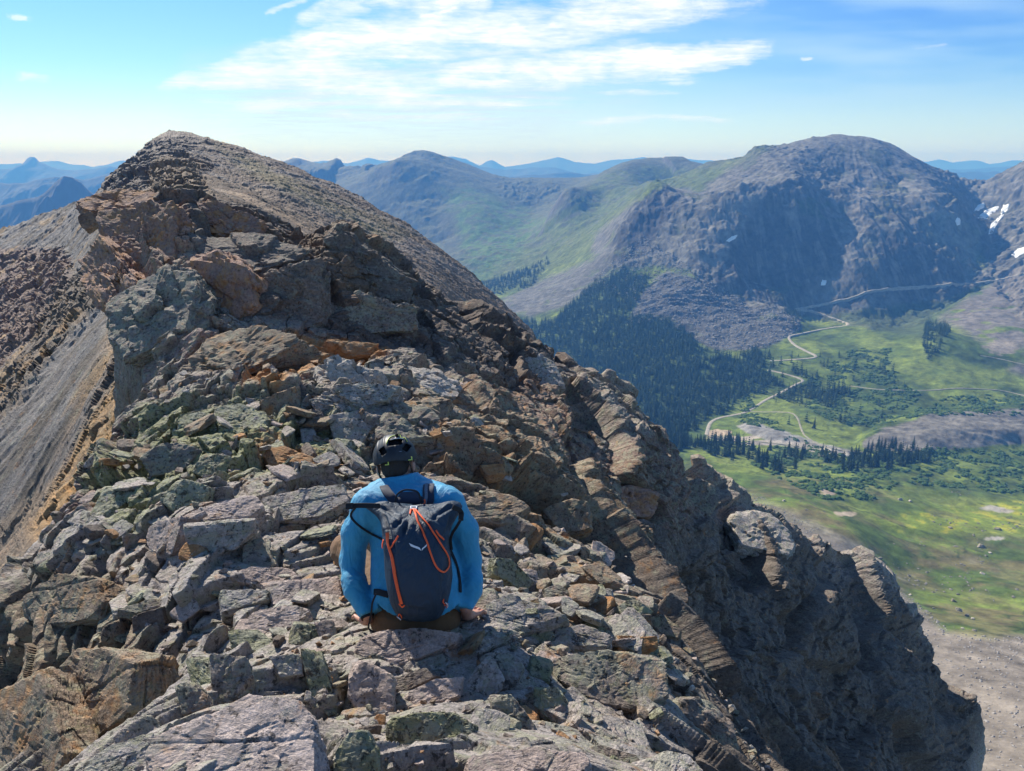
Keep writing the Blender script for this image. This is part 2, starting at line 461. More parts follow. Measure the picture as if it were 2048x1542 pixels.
PG = dict(
 peak=[(1215,545),(1235,460),(1290,392),(1330,370),(1400,385),(1440,350),(1480,322),(1600,270),(1700,255),(1800,280),(1860,310),(1960,355),(2048,320),(2300,250),(2300,640),(2048,640),(1990,555),(1940,580),(1830,655),(1740,655),(1600,632),(1500,618),(1430,590),(1380,540),(1300,530)],
 rockglacier=[(1250,650),(1290,575),(1330,540),(1440,570),(1500,612),(1600,630),(1600,660),(1540,690),(1500,702),(1430,700),(1370,670),(1330,640)],
 fan=[(980,615),(1080,560),(1180,520),(1190,470),(1270,400),(1300,400),(1235,520),(1215,560),(1130,612),(1060,635)],
 forest=[(1020,645),(1110,640),(1190,560),(1250,530),(1300,555),(1262,630),(1340,636),(1400,690),(1470,720),(1530,700),(1560,770),(1500,790),(1430,840),(1400,880),(1360,910),(1200,860),(1100,760)],
 corrie=[(1850,420),(1900,430),(1960,470),(1975,540),(1930,560),(1880,500),(1840,450)],
 rightscree=[(1985,560),(2060,520),(2400,480),(2400,1000),(2048,800),(2048,750),(2010,740),(2060,700),(1960,680),(1900,650),(1880,640)],
 spoil=[(1725,880),(1760,860),(1850,832),(1950,822),(2060,815),(2300,800),(2300,890),(2048,885),(1950,893),(1850,903),(1760,903),(1722,895)],
 heap=[(1475,852),(1495,845),(1520,846),(1545,856),(1580,866),(1605,874),(1640,887),(1700,899),(1735,905),(1690,913),(1620,902),(1560,889),(1520,876),(1488,864)],
 nearscree=[(1700,1130),(1800,1180),(1900,1262),(1990,1275),(2060,1272),(2400,1250),(2400,1700),(1500,1700),(1500,1200)],
 midscree=[(1340,870),(1420,905),(1490,940),(1520,990),(1640,1050),(1730,1090),(1700,1140),(1500,1130),(1300,1000)],
 yellow=[(1750,1040),(1850,1020),(2048,1000),(2200,990),(2200,1060),(2048,1062),(1900,1070),(1780,1062)],
 brush=[(1500,930),(1580,870),(1700,915),(1880,895),(2060,900),(2300,900),(2300,990),(2000,985),(1900,975),(1800,965),(1740,1000),(1650,1000),(1560,960)],
 brush2=[(1600,770),(1700,700),(1780,690),(1800,760),(1850,790),(1750,860),(1680,850),(1620,820)],
 bench=[(1170,380),(1210,345),(1290,330),(1380,340),(1480,330),(1400,372),(1340,380),(1300,375),(1270,400),(1190,470),(1180,510),(1080,550),(1000,560),(950,560),(1060,480),(1090,440)],
 greenslope=[(880,380),(940,372),(1000,400),(1060,425),(1090,440),(1060,480),(1020,520),(960,560),(930,520),(920,450)],
 peakgreen=[(1590,395),(1640,385),(1670,420),(1700,410),(1712,440),(1690,470),(1640,440),(1600,430)],
 wall=[(990,355),(1060,365),(1150,375),(1120,400),(1060,410),(1010,395)],
 footgreen=[(1640,632),(1750,615),(1880,600),(1960,572),(1900,640),(1850,680),(1740,660)],
)
PG['darkcrag'] = [(1222,525),(1240,450),(1285,395),(1330,380),(1358,400),(1325,445),(1300,500),(1245,530)]
PG['lowface'] = [(1425,565),(1470,470),(1520,430),(1600,425),(1680,455),(1720,450),(1800,470),(1880,480),(1960,545),(1900,580),(1830,620),(1700,600),(1560,610),(1480,600)]
PG['apron'] = [(1490,350),(1560,345),(1490,450),(1430,540),(1330,580),(1285,545),(1300,510),(1400,450)]
PG['apron_e'] = [(1790,315),(1850,350),(1900,400),(1960,480),(1935,560),(1890,500),(1830,430),(1790,370)]
PG['apron_m'] = [(1600,600),(1640,540),(1690,560),(1720,480),(1750,520),(1790,570),(1830,640),(1700,625)]
def pmask(name, px, py, soft=8.0):
    return sstep(-soft, soft, poly_sd(px, py, PG[name]))

def valley_height(x, y):
    z = valT(x, y)
    px, py = proj(x, y, z)
    r = np.hypot(x, y)
    qx, qy = warp_px(x, y, px, py, 14)
    rock = pmask('peak', qx, qy, 10)
    fanm = pmask('fan', qx, qy, 8) ; rg = pmask('rockglacier', qx, qy, 8)
    # ribs and gullies running down from the summit of the big peak
    sx, sy = P(1700, 269, 3550)[:2]
    ang = np.arctan2(x - sx, -(y - sy)); rad = np.hypot(x - sx, y - sy)
    wob = fbm(x / 420, y / 420, None, 3, 21) * 0.07
    g1 = fbm(ang * 5.0 + wob * 5 + 4, rad / 900 + wob, None, 3, 31, 0.55, True)
    g2 = fbm(ang * 19.0 + wob * 16, rad / 420, None, 4, 41, 0.6, True)
    near_peak = sstep(1700, 900, rad)
    lowf = sstep(-60, -190, z + fbm(x / 200, y / 200, None, 3, 57) * 60)       # cliffy lower half of the face
    flut = fbm(x / 42 + fbm(x / 130, y / 130, None, 2, 58) * 0.5, y / 260, None, 6, 59, 0.6, True) + 0.6 * fbm(x / 150, y / 700, None, 4, 54, 0.5, True)
    g3 = fbm(x / 210 + 3, y / 420, None, 5, 56, 0.5)
    det = rock * (near_peak * sstep(60, 420, rad) * (g1 * 7 * sstep(-0.3, 0.4, g3) + g2 * 2.5) + erode(x / 330 + 1.7, y / 420 + 5.2, 9, 55, 0.55) * (125 - 85 * sstep(2950, 3350, y)) + fbm(x / 30, y / 40, None, 5, 53, 0.62) * 4 + lowf * flut * 6)
    # banded cliffs in the lower face
    cl = rock * sstep(-40, -160, z) * sstep(-470, -380, z)
    band = z / 46.0 + fbm(x / 300, y / 300, None, 3, 61) * 1.3
    fr = band - np.floor(band)
    det = det + cl * (sstep(0.3, 0.75, fr) - fr) * 7
    # generic relief
    far = sstep(2600, 4200, r)
    det = det + (1 - rock) * far * ((erode(x / 800, y / 800, 10, 71, 0.55) - 0.12) * 190 * (1 - 0.85 * sstep(840, 960, px) * sstep(4200, 4700, y)) + fbm(x / 120, y / 120, None, 5, 73, 0.6) * 9)
    mead = (1 - rock) * (1 - far)
    det = det + mead * (fbm(x / 170, y / 170, None, 5, 81) * 14 * sstep(250, 900, r) + fbm(x / 26, y / 26, None, 4, 83) * 1.3)
    det = det + rg * (fbm(x / 75, y / 30 + fbm(x / 200, y / 200, None, 2, 88) * 2, None, 4, 85, 0.55, True) * 9)
    det = det + fanm * fbm((x * 0.75 + y * 0.65) / 40, (y * 0.75 - x * 0.65) / 420, None, 4, 87, 0.5, True) * 5
    sp = sstep(-16, 18, poly_sd(qx, qy, PG['spoil']))
    det = det * (1 - 0.5 * sp) + sp * (20 + fbm(x / 120, y / 22, None, 4, 89, 0.5, True) * 3.5 + fbm(x / 8, y / 8, None, 3, 90) * 1.2)
    # the long bank of mine spoil beside the track
    hp = sstep(-9, 9, poly_sd(qx, qy, PG['heap'])); det = det + hp * 12
    # grassy hillock with trees on the right side of the meadow
    h0 = P(1880, 690, 1930); det = det + 26 * np.exp(-(((x - h0[0]) / 85) ** 2 + ((y - h0[1]) / 120) ** 2))
    h0 = P(1590, 640, 2230); det = det + 22 * np.exp(-(((x - h0[0]) / 75) ** 2 + ((y - h0[1]) / 60) ** 2))
    # the square-cut knob on the skyline and needles on the western wall
    k = P(1362, 334, 4780); det = det + 34 * sstep(75, 55, np.abs(x - k[0] + (y - k[1]) * 0.1)) * sstep(220, 150, np.abs(y - k[1]))
    for kx, kh, kw in ((625, 30, 45), (640, 34, 30), (660, 52, 62), (738, 30, 36), (577, 30, 60)):
        k = P(kx, 326, 6300); det = det + kh * sstep(kw * 1.2, kw * 0.5, np.abs(x - k[0])) * sstep(400, 200, np.abs(y - k[1]))
    jag = pmask('wall', qx, qy, 14) + sstep(1850, 1900, px) * rock * 0.9 + sstep(3150, 3300, y) * sstep(1480, 1500, px) * sstep(1640, 1600, px) * 0.4
    det = det + jag * np.abs(fbm(x / 60, y / 60, None, 4, 93, 0.6)) * 34
    return z + det * sstep(180, 420, r)

def valley_colour(x, y, z, slope):
    px, py = proj(x, y, z)
    r = np.hypot(x, y)
    q1 = warp_px(x, y, px, py, 16, 5, 0.012); q2 = warp_px(x, y, px, py, 9, 9, 0.03); q3 = warp_px(x, y, px, py, 5, 19, 0.05)
    n = len(x); nb = fbm(x / 90, y / 90, None, 5, 101); ns = fbm(x / 14, y / 14, None, 4, 103); nm = fbm(x / 40, y / 40, None, 5, 105)
    c = np.empty((n, 3), np.float32); c[:] = (0.078, 0.118, 0.026)
    c = lerp_col(c, (0.155, 0.20, 0.042), sstep(-0.25, 0.35, nb)); c = lerp_col(c, (0.036, 0.058, 0.018), sstep(0.0, 0.35, nm) * sstep(0.3, -0.1, nb) * 0.8)
    c = lerp_col(c, (0.165, 0.155, 0.065), sstep(0.0, 0.5, nm) * sstep(1500, 700, r) * 0.85)
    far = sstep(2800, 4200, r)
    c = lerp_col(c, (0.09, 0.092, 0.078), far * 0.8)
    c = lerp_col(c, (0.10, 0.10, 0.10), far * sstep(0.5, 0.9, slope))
    def pm(k, q, s): return pmask(k, q[0], q[1], s)
    c = lerp_col(c, (0.10, 0.13, 0.042), pm('bench', q2, 8) * sstep(-0.45, 0.15, nm))
    c = lerp_col(c, (0.085, 0.15, 0.04), pm('greenslope', q1, 14) * sstep(-0.5, 0.2, nm))
    c = lerp_col(c, (0.13, 0.127, 0.123), pm('fan', q2, 5))
    c = lerp_col(c, (0.12, 0.16, 0.05), pm('fan', q2, 5) * sstep(0.25, 0.5, nm) * 0.6)
    peak = pm('peak', q2, 6)
    pc = np.empty((n, 3), np.float32); pc[:] = (0.108, 0.106, 0.095)
    pc = lerp_col(pc, (0.185, 0.176, 0.152), sstep(0.62, 0.42, slope) * 0.9)
    pc = lerp_col(pc, (0.06, 0.058, 0.06), sstep(-0.1, 0.5, fbm(x / 50, y / 50 + z / 30, None, 4, 111)) * 0.5)
    pc = lerp_col(pc, (0.07, 0.09, 0.045), pm('peakgreen', q2, 6) * sstep(-0.1, 0.15, nm) * 0.9)
    pc = lerp_col(pc, (0.10, 0.125, 0.055), pm('corrie', q1, 10) * sstep(-0.4, 0.1, nm))
    pc = lerp_col(pc, (0.060, 0.058, 0.060), np.maximum(pm('darkcrag', q2, 6) * 0.9, pm('lowface', q2, 14) * sstep(-0.5, 0.0, nm) * 0.75))
    lg = fbm(x / 16, y / 120, None, 5, 113, 0.6); pc = lerp_col(pc, (0.20, 0.188, 0.172), sstep(0.08, 0.35, lg) * 0.7)
    pc = lerp_col(pc, (0.21, 0.20, 0.182), np.maximum(np.maximum(pm('apron', q2, 12), pm('apron_e', q2, 12) * 0.8), pm('apron_m', q2, 12) * 0.7) * sstep(-0.5, 0.1, nm) * 0.8)
    pc = lerp_col(pc, (0.075, 0.095, 0.04), sstep(0.25, 0.45, nb) * sstep(0.75, 0.5, slope) * 0.6)
    sx, sy = P(1735, 300, 3330)[:2]
    lx = (px - 1735) + (py - 300) * 0.16
    pc = lerp_col(pc, (0.24, 0.22, 0.20), sstep(34, 8, np.abs(lx + nm * 14)) * sstep(600, 520, py) * sstep(300, 380, py) * 0.75)
    c = c * (1 - peak[:, None]) + pc * peak[:, None]
    c = lerp_col(c, (0.115, 0.112, 0.11), pm('rockglacier', q2, 5))
    c = lerp_col(c, (0.11, 0.15, 0.045), pm('rockglacier', q2, 5) * sstep(0.3, 0.6, nb) * 0.5)
    c = lerp_col(c, (0.06, 0.085, 0.035), pm('footgreen', q1, 8) * 0.9)
    rs = pm('rightscree', q1, 12)
    c = lerp_col(c, (0.165, 0.15, 0.138), rs * sstep(-0.25, 0.1, nm + (760 - py) / 500))
    c = lerp_col(c, (0.06, 0.10, 0.03), pm('forest', q2, 8) * 0.75)
    br = np.maximum(pm('brush', q1, 14), pm('brush2', q1, 12))
    c = lerp_col(c, (0.042, 0.075, 0.024), br * sstep(-0.08, 0.10, fbm(x / 22, y / 22, None, 5, 121, 0.65)) * 0.95)
    c = lerp_col(c, (0.20, 0.26, 0.04), pm('yellow', q1, 14) * 0.8)
    c = lerp_col(c, (0.32, 0.29, 0.03), pm('yellow', q3, 5) * sstep(0.1, 0.4, ns) * 0.7)
    dry = fbm(x / 55 + 9, y / 55, None, 6, 133, 0.62); c = lerp_col(c, (0.16, 0.13, 0.065), sstep(0.05, 0.35, dry) * sstep(1400, 900, r) * 0.8)
    rill = np.abs(fbm(x / 120, y / 120, None, 5, 135, 0.55)); c = lerp_col(c, (0.03, 0.05, 0.016), sstep(0.03, 0.0, rill) * sstep(2300, 1800, r) * 0.7)
    # pale bare patches and little outcrops in the lower meadow
    c = lerp_col(c, (0.26, 0.235, 0.20), sstep(0.42, 0.62, fbm(x / 34, y / 34, None, 6, 131, 0.62)) * sstep(1150, 600, r) * 0.8)
    c = lerp_col(c, (0.19, 0.175, 0.155), pm('spoil', q2, 3))
    c = lerp_col(c, (0.26, 0.25, 0.24), pm('heap', q3, 2))
    ms = pm('midscree', q1, 10)
    c = lerp_col(c, (0.215, 0.185, 0.155), np.maximum(pm('nearscree', q1, 12), ms * sstep(1000, 760, r)))
    for (a, b, w, h, col) in ((1435, 868, 26, 6, (0.42, 0.33, 0.24)), (1470, 876, 60, 4, (0.36, 0.31, 0.26)), (1540, 886, 70, 4, (0.36, 0.32, 0.28)),
                              (1655, 981, 18, 7, (0.42, 0.33, 0.25)), (1695, 1028, 20, 7, (0.42, 0.34, 0.25)), (1640, 905, 80, 4, (0.36, 0.33, 0.28)),
                              (2000, 1018, 36, 6, (0.36, 0.33, 0.28)), (1990, 1075, 22, 4, (0.4, 0.37, 0.33)), (1645, 895, 30, 4, (0.44, 0.40, 0.34)), (2000, 693, 40, 16, (0.27, 0.235, 0.20))):
        d = ((q1[0] - a) / w) ** 2 + ((q1[1] - b) / h) ** 2 + ns * 0.6 + nm * 0.7
        c = lerp_col(c, col, sstep(1.2, 0.6, d))
    return c * (0.9 + 0.5 * ns[:, None] + 0.3 * fbm(x / 5, y / 5, None, 3, 141)[:, None]).astype(np.float32)

VAL_AZ, VAL_ROWS = (R(-46), R(46)), [(200, 0), (450, 12), (1300, 32), (2400, 56), (3600, 88), (6400, 112), (9500, 115)]
def build_valley():
    nc, nr = int(1700 * QF), int(1250 * QF)
    az = np.linspace(*VAL_AZ, nc); rr = grid_rows(VAL_ROWS, nr)
    A, Rr = np.meshgrid(az, rr); x = (np.sin(A) * Rr).ravel(); y = (np.cos(A) * Rr).ravel()
    z = pmap(valley_height, x, y, chunk=40000)
    V = np.c_[x, y, z]; N = grid_normals(V, nr, nc)
    slope = 1 - np.abs(N[:, 2])
    slope = np.arccos(np.clip(np.abs(N[:, 2]), 0, 1))
    tick('valley height')
    c = pmap(valley_colour, x, y, z, slope, chunk=40000)
    tick('valley colour')
    # finish the far edge by dropping below the ground sheet
    zz = z.reshape(nr, nc); zz[-1] -= 900; zz[:, 0] -= 0; V[:, 2] = zz.ravel()
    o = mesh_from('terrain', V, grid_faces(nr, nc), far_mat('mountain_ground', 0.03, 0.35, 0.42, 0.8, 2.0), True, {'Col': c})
    tag(o, kind='structure')
    return az, rr, zz

class HeightGrid:
    def __init__(s, az, rr, z): s.a, s.lr, s.z = az, np.log(rr), z
    def __call__(s, x, y):
        a = np.arctan2(x, y); l = np.log(np.hypot(x, y))
        i = np.clip((a - s.a[0]) / (s.a[1] - s.a[0]), 0, len(s.a) - 1.001)
        j = np.clip(np.interp(l, s.lr, np.arange(len(s.lr))), 0, len(s.lr) - 1.001)
        i0 = np.floor(i).astype(int); j0 = np.floor(j).astype(int); fi = i - i0; fj = j - j0
        z = s.z
        return (z[j0, i0] * (1 - fi) + z[j0, i0 + 1] * fi) * (1 - fj) + (z[j0 + 1, i0] * (1 - fi) + z[j0 + 1, i0 + 1] * fi) * fj
    def hit(s, px, py, rmin=260, rmax=9000, n=1400):
        """where the sight line through a photograph pixel meets this ground"""
        px = np.atleast_1d(np.asarray(px, float)); py = np.atleast_1d(np.asarray(py, float))
        tx, tz = tanpt(px, py); Y = np.exp(np.linspace(math.log(rmin), math.log(rmax), n))
        X = tx[:, None] * Y; Z = tz[:, None] * Y; YY = np.broadcast_to(Y, X.shape)
        h = s(X, YY); below = Z < h
        k = np.argmax(below, 1); ok = below.any(1); k = np.maximum(k, 1)
        ii = np.arange(len(px)); d0 = (Z - h)[ii, k - 1]; d1 = (Z - h)[ii, k]
        t = np.clip(d0 / (d0 - d1 + 1e-9), 0, 1); y = Y[k - 1] + (Y[k] - Y[k - 1]) * t
        return np.c_[tx * y, y, s(tx * y, y)], ok

vaz, vrr, vz = build_valley()
VG = HeightGrid(vaz, vrr, vz)

# ------------------------------------------------------------------ distant ranges, each its own hills
def build_range(name, prof, dist, depth, foot, seed, rough=1.0, col=(0.06, 0.065, 0.07)):
    """a range of hills whose crest runs at the given forward distance"""
    pts = np.array([P(a, b, dist) for a, b in prof]); nc = int(900 * QF); nr = 70
    x = np.linspace(pts[0, 0], pts[-1, 0], nc); crest = np.interp(x, pts[:, 0], pts[:, 2])
    sc = dist / 20.0
    crest = crest + fbm(x / sc, x * 0 + seed, None, 6, seed, 0.6) * dist * 0.0038 * rough
    t = np.linspace(-1, 1, nr)
    Xg, Tg = np.meshgrid(x, t)
    wig = fbm(x / (sc * 3), x * 0 + seed + 9, None, 3, seed + 3) * depth * 0.25
    Yg = dist + Tg * depth + wig[None] * (1 - np.abs(Tg))
    k = np.abs(Tg) ** 0.8
    rid = fbm((Xg / (sc * 1.5)).ravel(), (Yg / (sc * 3)).ravel(), None, 5, seed + 5, 0.55, True).reshape(Xg.shape)
    Zg = crest[None] * (1 - k) + foot * k + rid * np.abs(foot) * 0.33 * np.sin(np.clip(np.abs(Tg), 0, 1) * math.pi) * (1 - 0.3 * k)
    V = np.c_[Xg.ravel(), Yg.ravel(), Zg.ravel()]
    c = np.empty((len(V), 3), np.float32); c[:] = col
    o = mesh_from(name, V, grid_faces(nr, nc), FAR2, True, {'Col': c})
    tag(o, kind='structure'); return o
FAR2 = far_mat('far_range_ground', 0.0012, 0.006, 0.25, 0.3, 20.0)
D_SKY = [(-500,330),(-200,322),(0,324),(60,322),(105,318),(130,326),(170,332),(205,328),(240,318),(262,322),(300,332),(500,330),(620,326),(650,320),(700,324),(740,314),(770,318),(830,322),(905,309),(930,312),(960,326),(975,317),(985,316),(1010,332),(1070,322),(1118,309),(1150,320),(1190,324),(1240,316),(1290,313),(1320,322),(1370,316),(1400,318),(1430,320),(1460,322),(1486,324),(1600,330),(1850,322),(1870,318),(1900,326),(1940,320),(1965,328),(1990,326),(2016,320),(2048,324),(2200,318),(2600,325)]
D_MID = [(-600,345),(0,350),(300,345),(560,340),(760,330),(905,312),(960,330),(1010,338),(1060,332),(1110,334),(1170,345),(1230,335),(1300,328),(1400,330),(1500,335),(1700,340),(1880,336),(2048,330),(2500,335)]
D_MID2 = [(300,352),(700,350),(900,340),(1000,352),(1060,350),(1130,340),(1180,345),(1250,355),(1400,345),(1600,345),(2048,342),(2500,345)]
D_LEFT1 = [(-500,340),(-100,338),(0,336),(18,333),(36,325),(40,314),(47,310),(54,312),(62,320),(80,326),(110,336),(150,338),(190,334),(215,330),(240,336),(300,345),(420,350)]
D_LEFT2 = [(-500,385),(-100,362),(0,361),(50,362),(90,352),(112,349),(160,356),(210,340),(240,334),(270,326),(300,322),(340,330),(420,350)]
D_LEFT3 = [(-500,470),(-100,430),(0,410),(60,392),(100,384),(120,372),(140,352),(150,346),(162,348),(176,356),(190,372),(215,392),(260,420),(420,470)]
build_range('far_hills', D_SKY, 21000, 2600, -800, 3)
build_range('far_hills', D_MID, 15500, 2000, -800, 13)
build_range('far_hills', D_MID2, 11800, 1500, -800, 23)
build_range('western_hills', D_LEFT1, 13500, 1900, -850, 33, 0.5)
build_range('western_hills', D_LEFT2, 8500, 1300, -900, 43, 0.8)
build_range('western_hills', D_LEFT3, 5200, 900, -950, 53, 0.8, (0.08, 0.075, 0.07))
# the ground sheet under everything, out to the horizon
g = bpy.data.meshes.new('ground')
g.from_pydata([(-29000, -3000, -960), (29000, -3000, -960), (29000, 25500, -960), (-29000, 25500, -960)], [], [(0, 1, 2, 3)])
go = bpy.data.objects.new('ground', g); COL.objects.link(go); tag(go, kind='structure')
g.materials.append(simple_mat('plain_ground', (0.08, 0.09, 0.07), 0.95, 0.2))

tick('far')

# ------------------------------------------------------------------ rock material (near)
def rock_mat(name, scale=1.0, bstr=0.9, tint=(1, 1, 1)):
    m, T, b = new_mat(name)
    at = T.node('ShaderNodeVertexColor'); at.layer_name = 'Col'
    lc = T.node('ShaderNodeVertexColor'); lc.layer_name = 'Lich'
    ls = T.node('ShaderNodeSeparateColor'); T.l.new(lc.outputs[0], ls.inputs[0])
    pos = T.node('ShaderNodeNewGeometry').outputs['Position']
    pos = T.vm('SCALE', pos, 1.0 / scale)
    wob = T.vm('SCALE', T.vm('SUBTRACT', T.noise(pos, 1.3, 3, 0.5, out='Color'), (0.5, 0.5, 0.5)), 0.6)
    pw = T.vm('ADD', pos, wob)
    # thin bedding: noise squeezed along the bedding normal
    bed = T.noise(T.mapv(pw, rot=(R(12), R(22), 0), scale=(2.6, 2.6, 9.0)), 2.0, 7, 0.68, 0.5)
    bed2 = T.noise(T.mapv(pw, rot=(R(12), R(22), 0), scale=(2.5, 2.5, 22.0)), 5.0, 5, 0.7)
    n1 = T.noise(pos, 2.2, 7, 0.62); n2 = T.noise(pos, 17.0, 7, 0.72); n3 = T.noise(pos, 90.0, 4, 0.75)
    grain = T.vor(pos, 70.0)
    c = T.mix(1.0, at.outputs[0], T.ramp(n2, [(0.28, 0.50), (0.45, 0.86), (0.60, 1.12), (0.75, 1.5)]), 'MULTIPLY')
    c = T.mix(1.0, c, T.ramp(n3, [(0.30, 0.66), (0.70, 1.34)]), 'MULTIPLY')
    c = T.mix(1.0, c, T.ramp(bed, [(0.25, 0.62), (0.42, 0.92), (0.6, 1.08), (0.8, 1.25)]), 'MULTIPLY')
    # warm and cool drift
    c = T.mix(T.rng(n1, 0.42, 0.66, 0, 0.45), c, T.mix(1.0, c, (1.18, 1.0, 0.85), 'MULTIPLY'))
    # lichen: pale grey green crust, yellow green map lichen, black spots
    l1 = T.noise(pos, 6.5, 8, 0.78, 0.3); l2 = T.noise(T.vm('ADD', pos, (7, 3, 1)), 14.0, 8, 0.8, 0.4)
    l3 = T.noise(T.vm('ADD', pos, (-4, 9, 2)), 24.0, 7, 0.8, 0.3)
    l4 = T.noise(T.vm('ADD', pos, (5, -9, 6)), 5.0, 7, 0.7, 0.3)
    G, Y_, O_ = ls.outputs
    c = T.mix(T.m('MULTIPLY', T.rng(T.m('ADD', l1, T.m('MULTIPLY', G, 0.16)), 0.585, 0.625), T.m('MULTIPLY_ADD', G, 0.6, 0.22), clamp=True), c, (0.30, 0.31, 0.235))
    c = T.mix(T.m('MULTIPLY', T.rng(T.m('ADD', l2, T.m('MULTIPLY', Y_, 0.15)), 0.60, 0.64), T.m('MULTIPLY_ADD', Y_, 0.75, 0.1), clamp=True), c, (0.235, 0.245, 0.12))
    c = T.mix(T.rng(T.m('ADD', l3, T.m('MULTIPLY', G, 0.05)), 0.565, 0.615, 0, 0.82), c, (0.028, 0.026, 0.025))
    c = T.mix(T.m('MULTIPLY', T.rng(T.m('ADD', l4, T.m('MULTIPLY', O_, 0.26)), 0.60, 0.74), 0.75), c, T.mix(T.rng(n2, 0.35, 0.65), (0.36, 0.145, 0.045), (0.42, 0.26, 0.12)))
    T.put(b.inputs['Base Color'], T.mix(1.0, c, (1.22, 1.18, 1.12), 'MULTIPLY'))
    T.put(b.inputs['Roughness'], T.rng(n2, 0.3, 0.7, 0.72, 0.95)); T.put(b.inputs['Specular IOR Level'], 0.25)
    h = T.m('ADD', T.m('MULTIPLY', n2, 0.30), T.m('MULTIPLY', n3, 0.10))
    h = T.m('ADD', h, T.m('MULTIPLY', bed, 0.45))
    h = T.m('ADD', h, T.m('MULTIPLY', bed2, 0.30))
    h = T.m('ADD', h, T.m('MULTIPLY', grain, 0.04))
    h = T.m('ADD', h, T.m('MULTIPLY', l1, 0.10))
    bump(T, b, h, bstr, 0.085 * scale)
    return m
ROCK = rock_mat('weathered_rock')
ROCK_MID = rock_mat('weathered_rock_slope', 6.0, 0.9)

BED = np.array((0.30, -0.12, 0.945)); BED /= np.linalg.norm(BED)
T1 = np.cross(BED, (0, 1, 0)); T1 /= np.linalg.norm(T1); T2 = np.cross(BED, T1)
def blocks(V, L, flat, seed, crack=0.07, B=(T1, T2, BED)):
    """blocky bedding relief at 3-D points: value about -0.5..0.5, with cracks"""
    def f(P_):
        a, b_, c = P_ @ B[0], P_ @ B[1], P_ @ B[2]
        w = fbm(a / L * 0.7, b_ / L * 0.7, c / L * 0.7, 3, seed + 3) * 0.8
        t = c / (L * flat); t = t + 1.1 * vnoise(t * 0.5, a / L * 0.35, b_ / L * 0.35, seed + 8) + 0.5 * vnoise(t * 1.3, a / L * 0.8, b_ / L * 0.8, seed + 9)   # beds of uneven thickness
        f1, f2, r1, r2, r3 = voro3(a / L + w, b_ / L - w, t + w * 0.6, seed)
        e = f2 - f1
        return ((r1 - 0.5) + (r2 - 0.5) * (f1 - 0.35) * 1.2 - 0.40 * (1 - sstep(0, crack, e)) * (r3 > 0.35)).astype(np.float32)
    return pmap(f, V, chunk=30000)

def footprint(pts):
    return np.array([p[1:3] if p[0] == 'w' else tuple(P(*p)[:2]) for p in pts], float)

CRG_FOOT = footprint([('w',12,1.0),('w',12,8),(1980,1560,17.2),(1925,1470,19),(1972,1402,20.4),(1930,1340,21.2),(1872,1272,21.7),(1830,1230,21.7),(1780,1190,21.7),(1720,1120,21.7),(1640,1088,21.2),(1600,1080,20.2),(1510,1008,20),(1430,962,19.8),(1392,930,19.7),(1388,925,16.6),(1350,890,16.7),(1300,848,16.8),(1250,804,16.8),(1180,763,17),(1135,736,17.4),(1100,720,17.2),
   (1052,662,18.4),(1010,653,17.8),(960,638,17.4),(900,600,16.8),(845,562,16.2),(800,527,16.0),(750,497,15.8),(700,459,15.8),(660,459,15.4),(620,476,16.2),(560,440,16.8),(480,412,16.8),(420,392,16.3),(340,388,15.8),(250,385,16.3),
   (235,425,15.6),(260,490,14.6),(310,560,13.6),(350,650,12.4),(355,740,11.4),(330,800,10.2),(280,860,9.2),(225,935,8.2),(175,1020,7.4),(95,1140,5.8),(50,1220,5.2),(0,1330,4.9),('w',-3.6,2.6),('w',-3.6,0.3)])
def blur(d, nr, nc, k):
    """soften a grid field over k cells each way, so that a step is carried by several faces"""
    g = d.reshape(nr, nc).astype(np.float64)
    for _ in range(2):
        for ax in (0, 1):
            p = np.concatenate([np.repeat(g.take([0], ax), k + 1, ax), g, np.repeat(g.take([-1], ax), k, ax)], ax).cumsum(ax)
            n = g.shape[ax]; g = (p.take(range(2 * k + 1, 2 * k + 1 + n), ax) - p.take(range(0, n), ax)) / (2 * k + 1)
    return g.ravel()

# ------------------------------------------------------------------ the ridge leading to the next summit
RID = [
 (350,265,350),(332,268,345),(400,272,352),(450,286,345),(520,310,338),(600,340,328),(700,387,312),(800,443,298),(900,515,284),(1000,602,270),(1062,664,260),
 (300,286,320),(275,312,292),(240,347,252),(195,390,225),
 (150,405,285),(75,436,292),(0,462,300),(-200,530,300),(-500,650,280),
 (345,305,270),(318,330,200),(330,360,125),(345,400,60),(300,330,250),(285,370,200),(240,410,160),
 (420,330,270),(500,400,215),(450,370,140),(450,395,100),(600,450,190),(700,520,165),(800,560,172),(900,600,195),(560,380,230),(950,650,200),(520,430,90),(620,480,76),(840,600,110),
 (700,450,240),(850,530,230),
 (60,520,250),(130,480,240),(60,600,185),(20,680,150),(110,610,140),(-200,700,160),
 (180,545,84),(140,610,78),(60,720,74),(10,790,70),(-100,880,62),
 (255,600,50),(200,660,46),(100,800,42),(20,950,36),(0,1150,28),(-150,1100,34),
 (250,720,28),(205,850,23),(160,980,17),(110,1120,14),(40,1300,11),(-60,1450,10),(-300,1400,14),(-300,1100,32),
 ('w',-4,22,-5.5),('w',0,60,-20),('w',8,40,-19),('w',8,100,-38),('w',10,24,-12),('w',16,30,-22),('w',-8,60,-13),
]
ridT = PolarTPS(RID, lam=1e-4)
RID_FOOT = footprint([('w',30,5),('w',26,30),('w',18,90),('w',12,180),(1062,664,262),(1000,602,272),(900,515,286),(800,443,300),(700,387,314),(600,340,330),(520,310,340),(450,286,347),(400,272,354),(350,265,353),(332,267,348),
  (300,285,322),(275,311,294),(240,346,254),(195,388,256),(150,405,287),(75,436,294),(0,462,302),(-200,530,302),(-500,650,285),('w',-170,60),('w',-90,3)])
